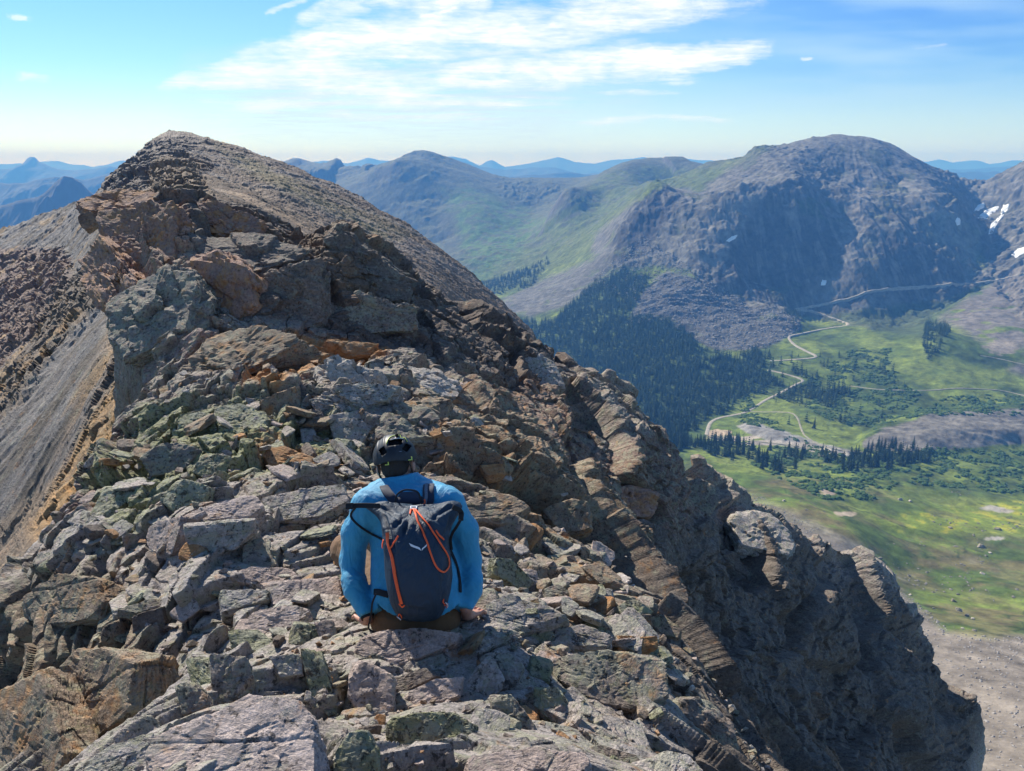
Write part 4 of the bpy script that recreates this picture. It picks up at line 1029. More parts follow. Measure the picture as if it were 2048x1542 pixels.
HEROES = [
 # the foreground
 ([(262,1600),(296,1478),(404,1442),(507,1384),(597,1406),(646,1465),(664,1600)], (0.05,-0.30,0.95), 0.30, 'p', 'very large pale pinkish slab across the lower left foreground'),
 ([(120,1560),(224,1490),(305,1462),(332,1458),(287,1545),(262,1600),(150,1620)], (0.0,-0.35,0.93), 0.35, 'g', 'grey slab with orange lichen specks against the left end of the very large pinkish slab'),
 ([(694,1274),(760,1260),(873,1256),(930,1258),(915,1285),(850,1311),(787,1335),(729,1323),(701,1295)], 't', 0.42, 'p', 'thick pinkish rock that the man is sitting on'),
 ([(694,1311),(756,1330),(790,1352),(783,1444),(733,1452),(694,1389)], 'k', 0.8, 'p', 'upright pinkish block below the left edge of the seat rock'),
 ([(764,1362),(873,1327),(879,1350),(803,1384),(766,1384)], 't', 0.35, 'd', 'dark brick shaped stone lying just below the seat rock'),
 ([(803,1389),(870,1356),(936,1352),(928,1389),(850,1412),(819,1409)], 't', 0.35, 'p', 'pale rectangular stone between the dark brick stone and the green lichen boulder'),
 ([(768,1440),(834,1426),(905,1424),(959,1455),(944,1482),(905,1524),(819,1506),(772,1475)], 'k', 0.5, 'l', 'boulder thickly covered in yellow green lichen below the seat rock'),
 ([(660,1560),(672,1500),(698,1463),(735,1459),(752,1498),(758,1570)], 'k', 0.7, 'l', 'lichen covered block touching the right end of the very large pinkish slab'),
 ([(600,1298),(637,1295),(662,1373),(666,1405),(635,1436),(608,1342)], 'k', 0.9, 'l', 'narrow standing stone left of the seat rock'),
 ([(952,1217),(1022,1188),(1143,1233),(1104,1248),(1014,1268),(985,1256)], 't', 0.36, 'g', 'broad grey slab just right of the man\'s right hand'),
 ([(1108,1255),(1163,1245),(1225,1272),(1229,1299),(1123,1299),(1104,1276)], 't', 0.45, 'g', 'crumbly grey block right of the broad slab by the hand'),
 ([(1108,1311),(1178,1299),(1241,1315),(1311,1303),(1358,1345),(1345,1385),(1264,1420),(1178,1400),(1115,1350)], 't', 0.45, 'm', 'largest dark lichened boulder right of the seat rock'),
 ([(1342,1409),(1373,1381),(1420,1400),(1465,1440),(1480,1520),(1410,1520),(1350,1455)], 'k', 0.8, 'm', 'dark corner boulder at the right brink of the foreground'),
 ([(1069,1373),(1116,1373),(1143,1412),(1141,1452),(1108,1450),(1069,1409)], 'k', 0.8, 'l', 'upright green crusted block left of the largest dark boulder'),
 ([(979,1389),(1022,1389),(1069,1448),(1073,1475),(991,1456)], 'k', 0.6, 'm', 'sloping wedge between two green lichened blocks'),
 ([(1225,1270),(1315,1272),(1318,1295),(1241,1315)], 'k', 0.6, 'o', 'rusty orange block under the overhanging edge slabs'),
 ([(1284,1229),(1323,1225),(1366,1260),(1366,1276),(1323,1270)], 't', 0.5, 'b', 'tan slab jutting over the drop above the rusty block'),
 ([(1225,1217),(1264,1194),(1307,1217),(1264,1239)], 't', 0.4, 'l', 'flat grey green stone next to the tan jutting slab'),
 ([(991,1112),(1022,1118),(1069,1165),(1050,1184),(991,1146)], 'r', 0.55, 'l', 'long greenish stone pointing down to the right beside the man\'s elbow'),
 ([(1061,1127),(1100,1140),(1098,1164),(1065,1158)], 'r', 0.7, 'b', 'small brownish block below the long greenish stone'),
 ([(1080,1174),(1120,1168),(1143,1186),(1135,1209),(1094,1204)], 't', 0.6, 'm', 'rounded dark stone under the small brownish block'),
 ([(1184,1459),(1200,1456),(1272,1496),(1262,1506),(1200,1480)], 't', 0.25, 'g', 'thin light grey flake leaning in the lower right foreground'),
 ([(1160,1496),(1200,1488),(1295,1516),(1285,1530),(1180,1524)], 't', 0.3, 'm', 'pointed slab lying below the thin leaning flake'),
 ([(1015,1478),(1055,1472),(1066,1492),(1030,1508)], 't', 0.5, 'w', 'small clean pale stone wedged in a mossy gap'),
 ([(940,1510),(1080,1490),(1180,1505),(1210,1560),(1050,1600),(930,1590)], 'u', 0.35, 'p', 'flat pinkish slab along the bottom edge in the middle'),
 ([(1240,1530),(1330,1500),(1400,1510),(1430,1570),(1330,1600),(1240,1590)], 'u', 0.35, 'g', 'speckled slab along the bottom edge at the right'),
 ([(1050,1240),(1075,1232),(1112,1270),(1100,1292),(1060,1290)], 't', 0.5, 'l', 'squat lichened stone tucked under the broad slab by the hand'),
 ([(960,1320),(1010,1290),(1050,1330),(1030,1372),(975,1362)], 't', 0.5, 'g', 'leaning plate right of the dark brick stone'),
 # left of the man
 ([(359,1043),(368,1025),(449,998),(511,989),(529,1016),(511,1034)], 't', 0.28, 'p', 'long smooth ledge slab with three thin layers left of the man'),
 ([(361,1046),(509,1036),(502,1065),(471,1097),(381,1121)], 'f', 0.5, 'g', 'dark faced block with red streaks below the smooth ledge slab'),
 ([(283,1065),(314,1043),(363,1029),(359,1065),(341,1110),(305,1115)], 'l', 0.6, 'p', 'clean pinkish faced block at the left end of the ledge slab'),
 ([(516,998),(601,978),(700,967),(696,1002),(637,1034),(538,1038)], 't', 0.32, 'g', 'wide lichened ledge block directly left of the backpack'),
 ([(467,1141),(507,1132),(592,1137),(600,1152),(547,1173),(470,1160)], 't', 0.3, 'p', 'upper flat bright slab left of the man\'s hip'),
 ([(520,1160),(673,1150),(695,1186),(600,1205),(547,1209)], 't', 0.25, 'p', 'lower flat bright slab left of the man\'s hip'),
 ([(431,1177),(538,1180),(545,1195),(484,1213),(440,1226)], 't', 0.5, 'g', 'square cut block at the left end of the bright slabs'),
 ([(489,1227),(560,1212),(614,1209),(626,1236),(560,1263),(466,1251)], 't', 0.35, 'p', 'bright wedge shaped block with a dark front near the left hand'),
 ([(224,1222),(314,1192),(336,1209),(260,1229)], 't', 0.35, 'm', 'long thin plank of rock propped over a dark block'),
 ([(262,1233),(323,1213),(334,1263),(260,1269)], 'f', 0.6, 'd', 'dark block under the propped plank of rock'),
 ([(63,1133),(121,1097),(150,1119),(126,1139)], 't', 0.35, 'l', 'pointed lichened slab sticking out of the left edge of the ridge'),
 ([(27,1204),(112,1142),(206,1160),(185,1236),(90,1256),(31,1231)], 'l', 0.6, 'b', 'large brown block under the pointed slab'),
 ([(79,1357),(148,1299),(270,1303),(269,1411),(233,1440),(148,1514),(90,1411)], 'l', 0.6, 'b', 'largest brown boulder low on the left flank'),
 ([(-40,1400),(76,1335),(95,1406),(140,1536),(60,1600),(-40,1580)], 'l', 0.5, 'b', 'cracked brown buttress in the bottom left corner'),
 ([(170,1043),(215,967),(265,958),(267,994),(211,1034)], 't', 0.3, 'l', 'green slab leaning over purple shingles on the left edge'),
 ([(377,940),(408,899),(471,915),(435,970)], 'k', 0.6, 'l', 'steeply tilted green slab, upper one of a leaning pair'),
 ([(314,994),(354,953),(420,971),(406,1003),(345,1022)], 'k', 0.6, 'l', 'steeply tilted green slab, lower one of a leaning pair'),
 ([(507,890),(560,885),(646,918),(650,936),(538,930)], 't', 0.5, 'o', 'rust coloured broken block above the ledges'),
 ([(368,1317),(404,1312),(430,1384),(390,1390)], 'l', 0.8, 'l', 'left one of two upright stones left of the gravel patch'),
 ([(413,1303),(493,1312),(507,1352),(475,1411),(426,1402)], 'k', 0.7, 'm', 'blocky dark stone above the very large pinkish slab'),
 ([(345,1366),(385,1361),(410,1388),(424,1429),(368,1444)], 'k', 0.7, 'm', 'squared dark stone left of the blocky dark stone'),
 ([(538,1312),(601,1306),(603,1348),(561,1355)], 'k', 0.6, 'g', 'grey cube shaped stone beside the narrow standing stone'),
 ([(458,1263),(516,1256),(556,1284),(538,1308),(462,1290)], 't', 0.5, 'l', 'mossy block below the bright wedge'),
 ([(430,815),(480,805),(540,820),(530,850),(470,862),(430,845)], 't', 0.5, 'l', 'rounded green stone below the rusty ledge'),
 ([(355,830),(420,820),(432,850),(390,870),(355,858)], 't', 0.5, 'l', 'mossy stone left of the rounded green stone'),
 ([(275,910),(340,880),(400,895),(370,940),(300,950)], 'k', 0.5, 'm', 'broad dull stone above the leaning green pair'),
 ([(595,770),(600,820),(560,845),(520,830),(520,800)], 'f', 0.5, 'b', 'brown stone left of the stacked twin blocks'),
 # the stack behind the helmet
 ([(630,722),(660,714),(720,720),(776,742),(782,768),(700,778),(634,778)], 'k', 0.55, 'w', 'upper one of two stacked pale layered blocks above the helmet'),
 ([(617,790),(640,772),(740,776),(795,772),(770,800),(700,822),(640,820)], 'k', 0.5, 'g', 'lower one of two stacked pale layered blocks above the helmet'),
 ([(785,757),(815,731),(870,742),(932,772),(925,795),(860,790)], 't', 0.35, 'w', 'cream topped slab with rusty underside right of the stacked blocks'),
 ([(800,795),(880,790),(905,800),(890,850),(830,845)], 'k', 0.5, 'b', 'rusty brown block holding up the cream topped slab'),
 ([(655,830),(720,818),(748,850),(720,895),(670,885)], 'k', 0.6, 'g', 'layered cube left of the helmet'),
 ([(740,830),(800,800),(880,830),(890,870),(800,880),(750,870)], 't', 0.5, 'm', 'big dark slab directly behind the helmet'),
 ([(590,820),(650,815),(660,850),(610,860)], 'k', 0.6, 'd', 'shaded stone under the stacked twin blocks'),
 ([(655,880),(672,878),(714,930),(700,940)], 'l', 0.8, 'g', 'thin stone leaning diagonally left of the helmet'),
 ([(905,1000),(1010,985),(1060,1010),(1020,1045),(930,1040)], 't', 0.5, 'b', 'brown ledge block right of the blue shoulder'),
 ([(1080,1020),(1140,995),(1182,1005),(1184,1055),(1120,1070)], 'k', 0.6, 'b', 'tan stepped block at the end of the middle rib'),
 ([(960,930),(1005,925),(1010,945),(975,955)], 't', 0.5, 'o', 'small orange topped stone on the middle rib'),
 # the big crag upper left
 ([(148,408),(156,395),(195,391),(249,375),(255,389),(335,389),(342,408),(187,420)], 't', 0.16, 'r', 'thin roof slab jutting left from the top of the big crag'),
 ([(156,430),(179,420),(189,445),(167,458),(156,445)], 'f', 0.9, 'r', 'rounded knob hanging under the roof slab'),
 ([(183,424),(342,400),(380,440),(385,500),(304,546),(253,566),(218,513),(195,463)], (-0.30,-0.72,0.62), 0.5, 'r', 'upper main block of the big crag with dark crossing cracks', dict(Y=13.9, fixed=True)),
 ([(342,400),(409,393),(500,425),(545,447),(518,463),(412,463),(358,439)], 'k', 0.35, 'r', 'reddish capping block with yellow lichen at the right of the crag top'),
 ([(380,470),(506,467),(600,488),(642,502),(584,513),(494,541),(447,560),(400,540)], 't', 0.35, 'd', 'flat dark topped block in the middle of the big crag'),
 ([(372,480),(440,500),(494,541),(510,610),(490,645),(420,652),(400,600),(383,530)], (-0.35,-0.84,0.42), 0.6, 'r', 'smooth pink fluted wall in the middle of the big crag', dict(Y=12.5, fixed=True)),
 ([(198,618),(288,552),(366,521),(393,537),(409,638),(307,696),(249,722),(210,673)], (-0.22,-0.66,0.72), 0.34, 'm', 'huge tilted grey slab leaning over the left drop', dict(Y=11.7, fixed=True)),
 ([(145,500),(185,455),(260,540),(290,600),(215,640),(170,590)], (-0.5,-0.7,0.5), 0.8, 'r', 'red streaked ribs left of the huge tilted slab', dict(Y=13.2, fixed=True, sub=6)),
 ([(459,560),(560,520),(645,512),(650,600),(654,660),(560,650),(495,630)], (0.05,-0.88,0.48), 0.5, 'd', 'dark square faced block right of the smooth pink wall', dict(Y=12.6, fixed=True)),
 ([(265,755),(296,720),(405,652),(380,700),(345,740),(288,770)], 'l', 0.4, 'u', 'purplish rock under the huge tilted slab'),
 ([(268,778),(350,726),(374,688),(486,648),(638,673),(560,700),(518,731),(459,763),(323,800)], (-0.08,-0.50,0.86), 0.24, 'b', 'great sloping slab with a tan broken front above the green stones'),
 ([(530,735),(584,696),(673,686),(765,690),(760,708),(669,716),(576,722)], 'k', 0.25, 'o', 'bright orange stained ledge running toward the stacked blocks'),
 ([(650,475),(660,459),(700,459),(760,500),(840,560),(825,600),(720,575),(655,600)], (0.25,-0.80,0.55), 0.45, 'd', 'dark central buttress with a straight crack down its left side'),
 ([(655,605),(720,580),(830,612),(842,660),(740,668),(660,660)], (0.15,-0.85,0.50), 0.4, 'm', 'squared foot of the dark central buttress'),
 ([(1040,715),(1075,700),(1110,720),(1130,770),(1060,775)], 'k', 0.5, 'g', 'pale capped block on the skyline of the right flank'),
 ([(1450,1020),(1520,1012),(1602,1080),(1580,1110),(1480,1090)], 't', 0.35, 'g', 'light topped slab capping the far right pillar', 'boulder', 18.2),
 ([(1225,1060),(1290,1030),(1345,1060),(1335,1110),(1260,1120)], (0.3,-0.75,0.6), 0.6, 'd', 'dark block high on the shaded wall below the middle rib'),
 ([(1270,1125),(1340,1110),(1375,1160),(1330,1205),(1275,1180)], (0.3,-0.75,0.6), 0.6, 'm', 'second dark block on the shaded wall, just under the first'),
 ([(1215,985),(1275,960),(1320,990),(1300,1030),(1235,1035)], (0.3,-0.7,0.65), 0.6, 'r', 'reddish faced block at the top of the shaded wall'),
 ([(1375,960),(1420,950),(1440,1000),(1400,1060),(1375,1020)], 'k', 0.4, 'm', 'tall leaning block at the head of the dark right gully', 'boulder', 16.5),
 ([(1790,1208),(1832,1205),(1840,1230),(1800,1240)], 'k', 0.5, 'g', 'knobbly grey stone on the lower right rib', 'boulder', 21.0),
]
for h in HEROES:
    kw = h[-1] if isinstance(h[-1], dict) else {}
    hero(*(h[:-1] if kw else h), **kw)
tick('heroes')

# ------------------------------------------------------------------ loose slabs and stones
def scatter_rocks():
    rng = np.random.RandomState(11)
    protos = []
    for k in range(16):
        q = np.array([(a, b, c) for a in (-1, 1) for b in (-1, 1) for c in (-1, 1)], float) + rng.normal(size=(8, 3)) * (0.22, 0.26, 0.16)
        q[4:] += (rng.uniform(-0.3, 0.3), 0, 0); q = np.r_[q, rng.normal(size=(2, 3)) * (0.9, 0.9, 0.3)]
        q *= np.array((1.0, rng.uniform(0.5, 0.9), rng.uniform(0.12, 0.32)))
        V, F, c = rock_from_points(q, 500 + k, 4, (0, 0, 1), 0.9)
        V /= np.abs(V).max()
        tk = 'gpglmgbpgmlgbodg'[k]
        o = rock_object('loose_stone', V, F, (0, 0, 0), tk, 500 + k); protos.append(o)
    GR = 'loose stones lying between the boulders of the ridge'
    LB = 'loose angular stone lying among the bigger boulders of the near ridge'
    zones = [  # (polygon, count, size range in px)
        ([(420,1130),(700,1010),(700,1260),(600,1300),(430,1260)], 34, 30, 110), ([(230,1080),(420,1120),(430,1400),(260,1420)], 26, 26, 95),
        ([(640,1290),(700,1330),(780,1460),(680,1480),(600,1400)], 24, 22, 70), ([(950,1200),(1350,1290),(1360,1480),(960,1500),(930,1300)], 40, 34, 125),
        ([(980,1060),(1200,1110),(1360,1250),(1230,1290),(980,1180)], 46, 26, 105), ([(460,800),(760,820),(760,960),(420,960)], 40, 24, 85),
        ([(180,920),(420,820),(420,1060),(160,1090)], 30, 24, 85), ([(700,780),(960,830),(1180,1010),(960,1000)], 26, 12, 40), ([(480,1440),(700,1500),(960,1400),(1400,1500),(1400,1560),(640,1560)], 26, 14, 44)]
    where = ['on the ledges left of the seated man', 'on the left flank below the ledges', 'in the gravelly hollow left of the seat rock', 'on the slope right of the seat rock',
             "on the rubble slope right of the man's elbow", 'among the green blocks left of the helmet', 'near the left brink of the ridge', 'on the rib right of the helmet', 'along the very front of the ridge']
    tone = dict(g='grey', p='pinkish', l='green crusted', m='dull brown-grey', b='brown', w='pale clean', o='rusty orange', d='dark')
    k = 0
    for zi, (poly, cnt, s0, s1) in enumerate(zones):
        p = np.array(poly, float); lo, hi = p.min(0), p.max(0); got = 0; g = 0
        while got < cnt and g < 4000:
            g += 1
            a = rng.uniform(lo[0], hi[0]); b = rng.uniform(lo[1], hi[1])
            if poly_sd(np.array([a]), np.array([b]), p)[0] < 0: continue
            hp, ok = CG.hit([a], [b], 0.9, 30, 700)
            if not ok[0]: continue
            X, Y, Z = hp[0]; sz = (s0 + (s1 - s0) * rng.rand() ** 1.7) * Y / F_PX * 0.5
            src = protos[k % 16]
            if k < 16: o = src
            else: o = src.copy(); COL.objects.link(o)
            o.scale = (sz, sz * rng.uniform(0.8, 1.1), sz * rng.uniform(0.8, 1.3))
            o.location = (X, Y, Z + sz * 0.22)
            o.rotation_euler = (rng.normal(0.10, 0.26), rng.normal(0.22, 0.24), rng.uniform(0, 6.28))
            tag(o, '%s loose stone %s' % (tone['gpglmgbpgmlgbodg'[k % 16]], where[zi]), 'rock', '%s loose stones %s' % (tone['gpglmgbpgmlgbodg'[k % 16]], where[zi])); k += 1; got += 1
    return k
nst = scatter_rocks()
tick('scatter %d' % nst)

def rubble():
    """gravel and chips in the gaps: one mesh"""
    rng = np.random.RandomState(5)
    B = []
    for k in range(8):
        q = rng.normal(size=(8, 3)); q /= np.linalg.norm(q, axis=1)[:, None]; q *= (1, 0.75, 0.5)
        bm = bmesh.new(); [bm.verts.new(v) for v in q]
        bmesh.ops.convex_hull(bm, input=bm.verts); bmesh.ops.triangulate(bm, faces=bm.faces)
        bm.verts.index_update(); B.append((np.array([v.co[:] for v in bm.verts]), np.array([[v.index for v in f.verts] for f in bm.faces]))); bm.free()
    N = 4500
    az = rng.uniform(-0.62, 0.50, N); r = np.exp(rng.uniform(math.log(1.2), math.log(11.0), N))
    x, y = np.sin(az) * r, np.cos(az) * r; z = CG(x, y)
    VV, FF, CC, off = [], [], [], 0
    for i in range(N):
        v, f = B[i % 8]; s = r[i] * (0.002 + 0.009 * rng.rand() ** 2)
        a, b = rng.uniform(0, 6.28), rng.normal(0.2, 0.4)
        Rm = np.array(Matrix.Rotation(a, 3, 'Z') @ Matrix.Rotation(b, 3, 'X'))
        VV.append((v * s) @ Rm.T + (x[i], y[i], z[i] + s * 0.3)); FF.append(f + off); off += len(v)
        t = np.array(TINT['gpgmwlbo'[rng.randint(8)]]) * rng.uniform(0.75, 1.2); CC.append(np.tile(t, (len(v), 1)))
    V = np.concatenate(VV); C = np.concatenate(CC).astype(np.float32); L = np.zeros_like(C); L[:] = (0.3, 0.2, 0.05)
    o = mesh_from('rubble', V, np.concatenate(FF), ROCK, False, {'Col': C, 'Lich': L}); tag(o, kind='stuff')
rubble()
tick('rubble')

# ------------------------------------------------------------------ implicit surfaces
class Field:
    """signed distance grid that primitives are blended into; polygonised with surface nets"""
    def __init__(s, lo, hi, h):
        s.lo = np.array(lo, float); s.h = h
        s.n = np.ceil((np.array(hi) - s.lo) / h).astype(int) + 1
        s.d = np.full(s.n, 0.2, np.float32)
    def _block(s, pts, rad):
        pts = np.atleast_2d(pts); a = np.floor((pts.min(0) - rad - s.lo) / s.h).astype(int); b = np.ceil((pts.max(0) + rad - s.lo) / s.h).astype(int) + 1
        a = np.clip(a, 0, s.n); b = np.clip(b, 0, s.n)
        sl = tuple(slice(i, j) for i, j in zip(a, b))
        ax = [s.lo[k] + np.arange(a[k], b[k]) * s.h for k in range(3)]
        return sl, np.stack(np.meshgrid(*ax, indexing='ij'), -1)
    def _mix(s, sl, d, k, sub=False):
        o = s.d[sl]
        if sub:
            if k > 0:
                h = np.clip(0.5 - 0.5 * (o + d) / k, 0, 1); s.d[sl] = o + (-d - o) * h + k * h * (1 - h)
            else: s.d[sl] = np.maximum(o, -d)
        elif k > 0:
            h = np.clip(0.5 + 0.5 * (o - d) / k, 0, 1); s.d[sl] = o + (d - o) * h - k * h * (1 - h)
        else: s.d[sl] = np.minimum(o, d)
    def cone(s, a, b, ra, rb, k=0.02, sub=False, flat=None):
        """rounded cone; flat=(direction, factor) squashes the section along a direction"""
        a, b = np.array(a, float), np.array(b, float); R_ = max(ra, rb)
        sl, X = s._block([a, b], R_ * (1 if flat is None else 1) + 0.06 + k)
        ab = b - a; t = np.clip(((X - a) @ ab) / (ab @ ab + 1e-12), 0, 1)
        v = X - a - t[..., None] * ab
        if flat is not None:
            f = np.array(flat[0], float); f /= np.linalg.norm(f); v = v + (v @ f)[..., None] * f * (1 / flat[1] - 1)
        d = np.linalg.norm(v, axis=-1) - (ra + (rb - ra) * t)
        if flat is not None: d = d * min(1, flat[1] * 1.2)
        s._mix(sl, d.astype(np.float32), k, sub)
    def ell(s, c, r, M=None, k=0.02, sub=False):
        c = np.array(c, float); r = np.array(r, float); sl, X = s._block([c], r.max() + 0.06 + k)
        v = X - c
        if M is not None: v = v @ np.asarray(M).T
        q = np.linalg.norm(v / r, axis=-1); q2 = np.linalg.norm(v / (r * r), axis=-1) + 1e-9
        s._mix(sl, (q * (q - 1) / q2).astype(np.float32), k, sub)
    def chain(s, pts, rad, k=0.02, **kw):
        for i in range(len(pts) - 1): s.cone(pts[i], pts[i + 1], rad[i], rad[i + 1], k, **kw)
    def grid(s):
        ax = [s.lo[k] + np.arange(s.n[k]) * s.h for k in range(3)]
        return np.stack(np.meshgrid(*ax, indexing='ij'), -1)
    def cut(s, point, normal, k=0.0):
        """remove everything on the side the normal points to"""
        n = np.array(normal, float); n /= np.linalg.norm(n)
        d = (s.grid() - np.array(point)) @ n
        s.d = np.maximum(s.d, d.astype(np.float32))
    def mesh(s):
        D = s.d; I = D < 0; n = D.shape
        acc = np.zeros((n[0] - 1, n[1] - 1, n[2] - 1, 3), np.float32); cnt = np.zeros(acc.shape[:3], np.float32)
        def cs(o): return tuple(slice(o[k], n[k] - 1 + o[k]) for k in range(3))
        corners = [(i, j, k) for i in (0, 1) for j in (0, 1) for k in (0, 1)]
        for a in corners:
            for ax in range(3):
                if a[ax]: continue
                b = list(a); b[ax] = 1
                da, db = D[cs(a)], D[cs(b)]; m = I[cs(a)] != I[cs(b)]
                t = np.where(m, da / np.where(m, da - db, 1), 0)
                for q in range(3):
                    acc[..., q] += m * (a[q] + (t if q == ax else 0))
                cnt += m
        act = cnt > 0; idx = np.full(cnt.shape, -1, np.int64); idx[act] = np.arange(act.sum())
        pos = acc[act] / cnt[act][:, None]; base = np.argwhere(act)
        V = s.lo + (base + pos) * s.h
        F = []
        for ax in range(3):
            b1, b2 = (ax + 1) % 3, (ax + 2) % 3
            A = I; sh = [slice(None)] * 3; s0 = list(sh); s1 = list(sh); s0[ax] = slice(0, n[ax] - 1); s1[ax] = slice(1, n[ax])
            m = A[tuple(s0)] != A[tuple(s1)]
            e = np.argwhere(m); e = e[(e[:, b1] > 0) & (e[:, b2] > 0) & (e[:, b1] < n[b1] - 1) & (e[:, b2] < n[b2] - 1)]
            ins = A[tuple(e.T)]
            q = []
            for o1, o2 in ((-1, -1), (0, -1), (0, 0), (-1, 0)):
                c = e.copy(); c[:, b1] += o1; c[:, b2] += o2; q.append(idx[tuple(c.T)])
            q = np.stack(q, 1); q[~ins] = q[~ins][:, ::-1]; F.append(q)
        F = np.concatenate(F); F = F[(F >= 0).all(1)]
        return V, F

def relax(V, F, it=2, lam=0.5):
    for _ in range(it):
        S = np.zeros_like(V); c = np.zeros(len(V))
        for i in range(F.shape[1]):
            for j in (1, F.shape[1] - 1):
                np.add.at(S, F[:, i], V[F[:, (i + j) % F.shape[1]]]); np.add.at(c, F[:, i], 1)
        V = V + lam * (S / np.maximum(c, 1)[:, None] - V)
    return V
def vnormals(V, F):
    N = np.zeros_like(V); a = np.cross(V[F[:, 2]] - V[F[:, 0]], V[F[:, -1]] - V[F[:, 1]])
    for i in range(F.shape[1]): np.add.at(N, F[:, i], a)
    return N / (np.linalg.norm(N, axis=1)[:, None] + 1e-12)

from mathutils.bvhtree import BVHTree
def tree_of(V, F): return BVHTree.FromPolygons([tuple(v) for v in V], [tuple(int(i) for i in f) for f in F])
def ray_on(bvh, px, py, off=0.0, fb=None):
    d = Vector(P(px, py, 1.0)); d.normalize()
    h = bvh.ray_cast(Vector((0, 0, 0)), d)
    if h[0] is None:
        if fb is None: return None
        h = bvh.find_nearest(Vector(P(px, py, fb)))
    n = h[1]
    if n.dot(d) > 0: n = -n
    return np.array(h[0] + n * off), np.array(n)

def smooth_path(pts, n):
    pts = np.array(pts, float); m = len(pts); q = np.r_[[2 * pts[0] - pts[1]], pts, [2 * pts[-1] - pts[-2]]]; out = []
    for t in np.linspace(0, m - 1 - 1e-6, n):
        i = int(t); f = t - i; a, b, c, d = q[i], q[i + 1], q[i + 2], q[i + 3]
        out.append(0.5 * ((2 * b) + (c - a) * f + (2 * a - 5 * b + 4 * c - d) * f * f + (3 * b - a - 3 * c + d) * f ** 3))
    return np.array(out)

def ribbon(pts, nrm, w, t):
    """flat band along 3-D points: width w across, thickness t along the normals -> V, F"""
    pts = np.array(pts); nrm = np.array(nrm); T_ = np.gradient(pts, axis=0); T_ /= np.linalg.norm(T_, axis=1)[:, None] + 1e-9
    S = np.cross(T_, nrm); S /= np.linalg.norm(S, axis=1)[:, None] + 1e-9; U = np.cross(S, T_)
    m = 12; a = np.linspace(0, 2 * math.pi, m, endpoint=False)
    cx = np.sign(np.cos(a)) * np.abs(np.cos(a)) ** 0.35 * w / 2; cy_ = np.sign(np.sin(a)) * np.abs(np.sin(a)) ** 0.5 * t / 2
    V = (pts[:, None] + S[:, None] * cx[None, :, None] + U[:, None] * cy_[None, :, None]).reshape(-1, 3)
    n = len(pts); F = []
    for i in range(n - 1):
        for j in range(m): F.append((i * m + j, i * m + (j + 1) % m, (i + 1) * m + (j + 1) % m, (i + 1) * m + j))
    k = len(V); V = np.r_[V, [pts[0]], [pts[-1]]]
    for j in range(m): F += [(k, (j + 1) % m, j, j), (k + 1, (n - 1) * m + j, (n - 1) * m + (j + 1) % m, (n - 1) * m + (j + 1) % m)]
    return V, [tuple(dict.fromkeys(f)) for f in F]

def pyobj(name, V, F, mat, parent=None, smooth=True, label=None):
    me = bpy.data.meshes.new(name); me.from_pydata([tuple(v) for v in V], [], [tuple(int(i) for i in f) for f in F])
    me.polygons.foreach_set('use_smooth', [smooth] * len(me.polygons)); me.materials.append(mat)
    o = bpy.data.objects.new(name, me); COL.objects.link(o)
    if parent: put_under(o, parent)
    if label: o['label'] = label
    return o
def put_under(o, parent):
    o.parent = parent
    wm = Matrix.Identity(4); q = parent
    while q:
        wm = (q.matrix_parent_inverse @ q.matrix_basis if q.parent else q.matrix_basis) @ wm; q = q.parent
    o.matrix_parent_inverse = wm.inverted()

def box_vf(c, ax, half, bev=0.25):
    """bevelled box: centre, three axes, half sizes"""
    bm = bmesh.new(); bmesh.ops.create_cube(bm, size=2)
    for v in bm.verts: v.co = Vector([v.co[i] * half[i] for i in range(3)])
    bmesh.ops.bevel(bm, geom=bm.edges[:], offset=min(half) * bev * 2, segments=2, affect='EDGES', profile=0.5)
    A = np.array(ax, float); V = np.array([v.co[:] for v in bm.verts]) @ A + c; F = [[v.index for v in f.verts] for f in bm.faces]; bm.free()
    return V, F

# ------------------------------------------------------------------ fabrics
def fabric(name, col, rough=0.55, sheen=0.1, wr=0.5, wscale=7.0, wdist=0.012, spec=0.35, trans=0.0):
    m, T, b = new_mat(name)
    tc = T.node('ShaderNodeNewGeometry').outputs['Position']
    n = T.noise(tc, 9.0, 4, 0.6); f = T.rng(n, 0.3, 0.7, 0.88, 1.12)
    T.put(b.inputs['Base Color'], T.mix(1.0, col, T.xyz(f, f, f), 'MULTIPLY')); T.put(b.inputs['Roughness'], rough)
    T.put(b.inputs['Specular IOR Level'], spec); T.put(b.inputs['Sheen Weight'], sheen)
    w1 = T.noise(T.mapv(tc, rot=(0.3, 0.2, 0.5), scale=(1.0, 1.0, 0.45)), wscale, 4, 0.55, 0.8)
    w = T.m('ABSOLUTE', T.m('SUBTRACT', w1, 0.5))
    weave = T.noise(tc, 900.0, 2, 0.5)
    bump(T, b, T.m('ADD', T.m('MULTIPLY', w, 1.0), T.m('MULTIPLY', weave, 0.05)), wr, wdist * 4)
    return m
M_JACKET = fabric('blue_jacket_cloth', (0.032, 0.30, 0.50), 0.5, 0.15, 0.7)
M_PANTS = fabric('brown_trouser_cloth', (0.17, 0.085, 0.035), 0.8, 0.1, 0.6)
M_PACK = fabric('navy_pack_cloth', (0.013, 0.034, 0.064), 0.5, 0.0, 0.7, 11.0, spec=0.4)
M_PACKD = fabric('dark_pack_padding', (0.016, 0.022, 0.045), 0.7, 0.2, 0.3)
M_WEB = simple_mat('black_webbing', (0.012, 0.013, 0.016), 0.7, 0.3, 0.2, 200)
M_ORANGE = simple_mat('orange_webbing', (0.90, 0.125, 0.035), 0.55, 0.3, 0.12, 150, 0.4, 500, 0.001)
M_SKIN = simple_mat('skin', (0.46, 0.235, 0.165), 0.5, 0.4, 0.18, 40, 0.3, 300, 0.001)
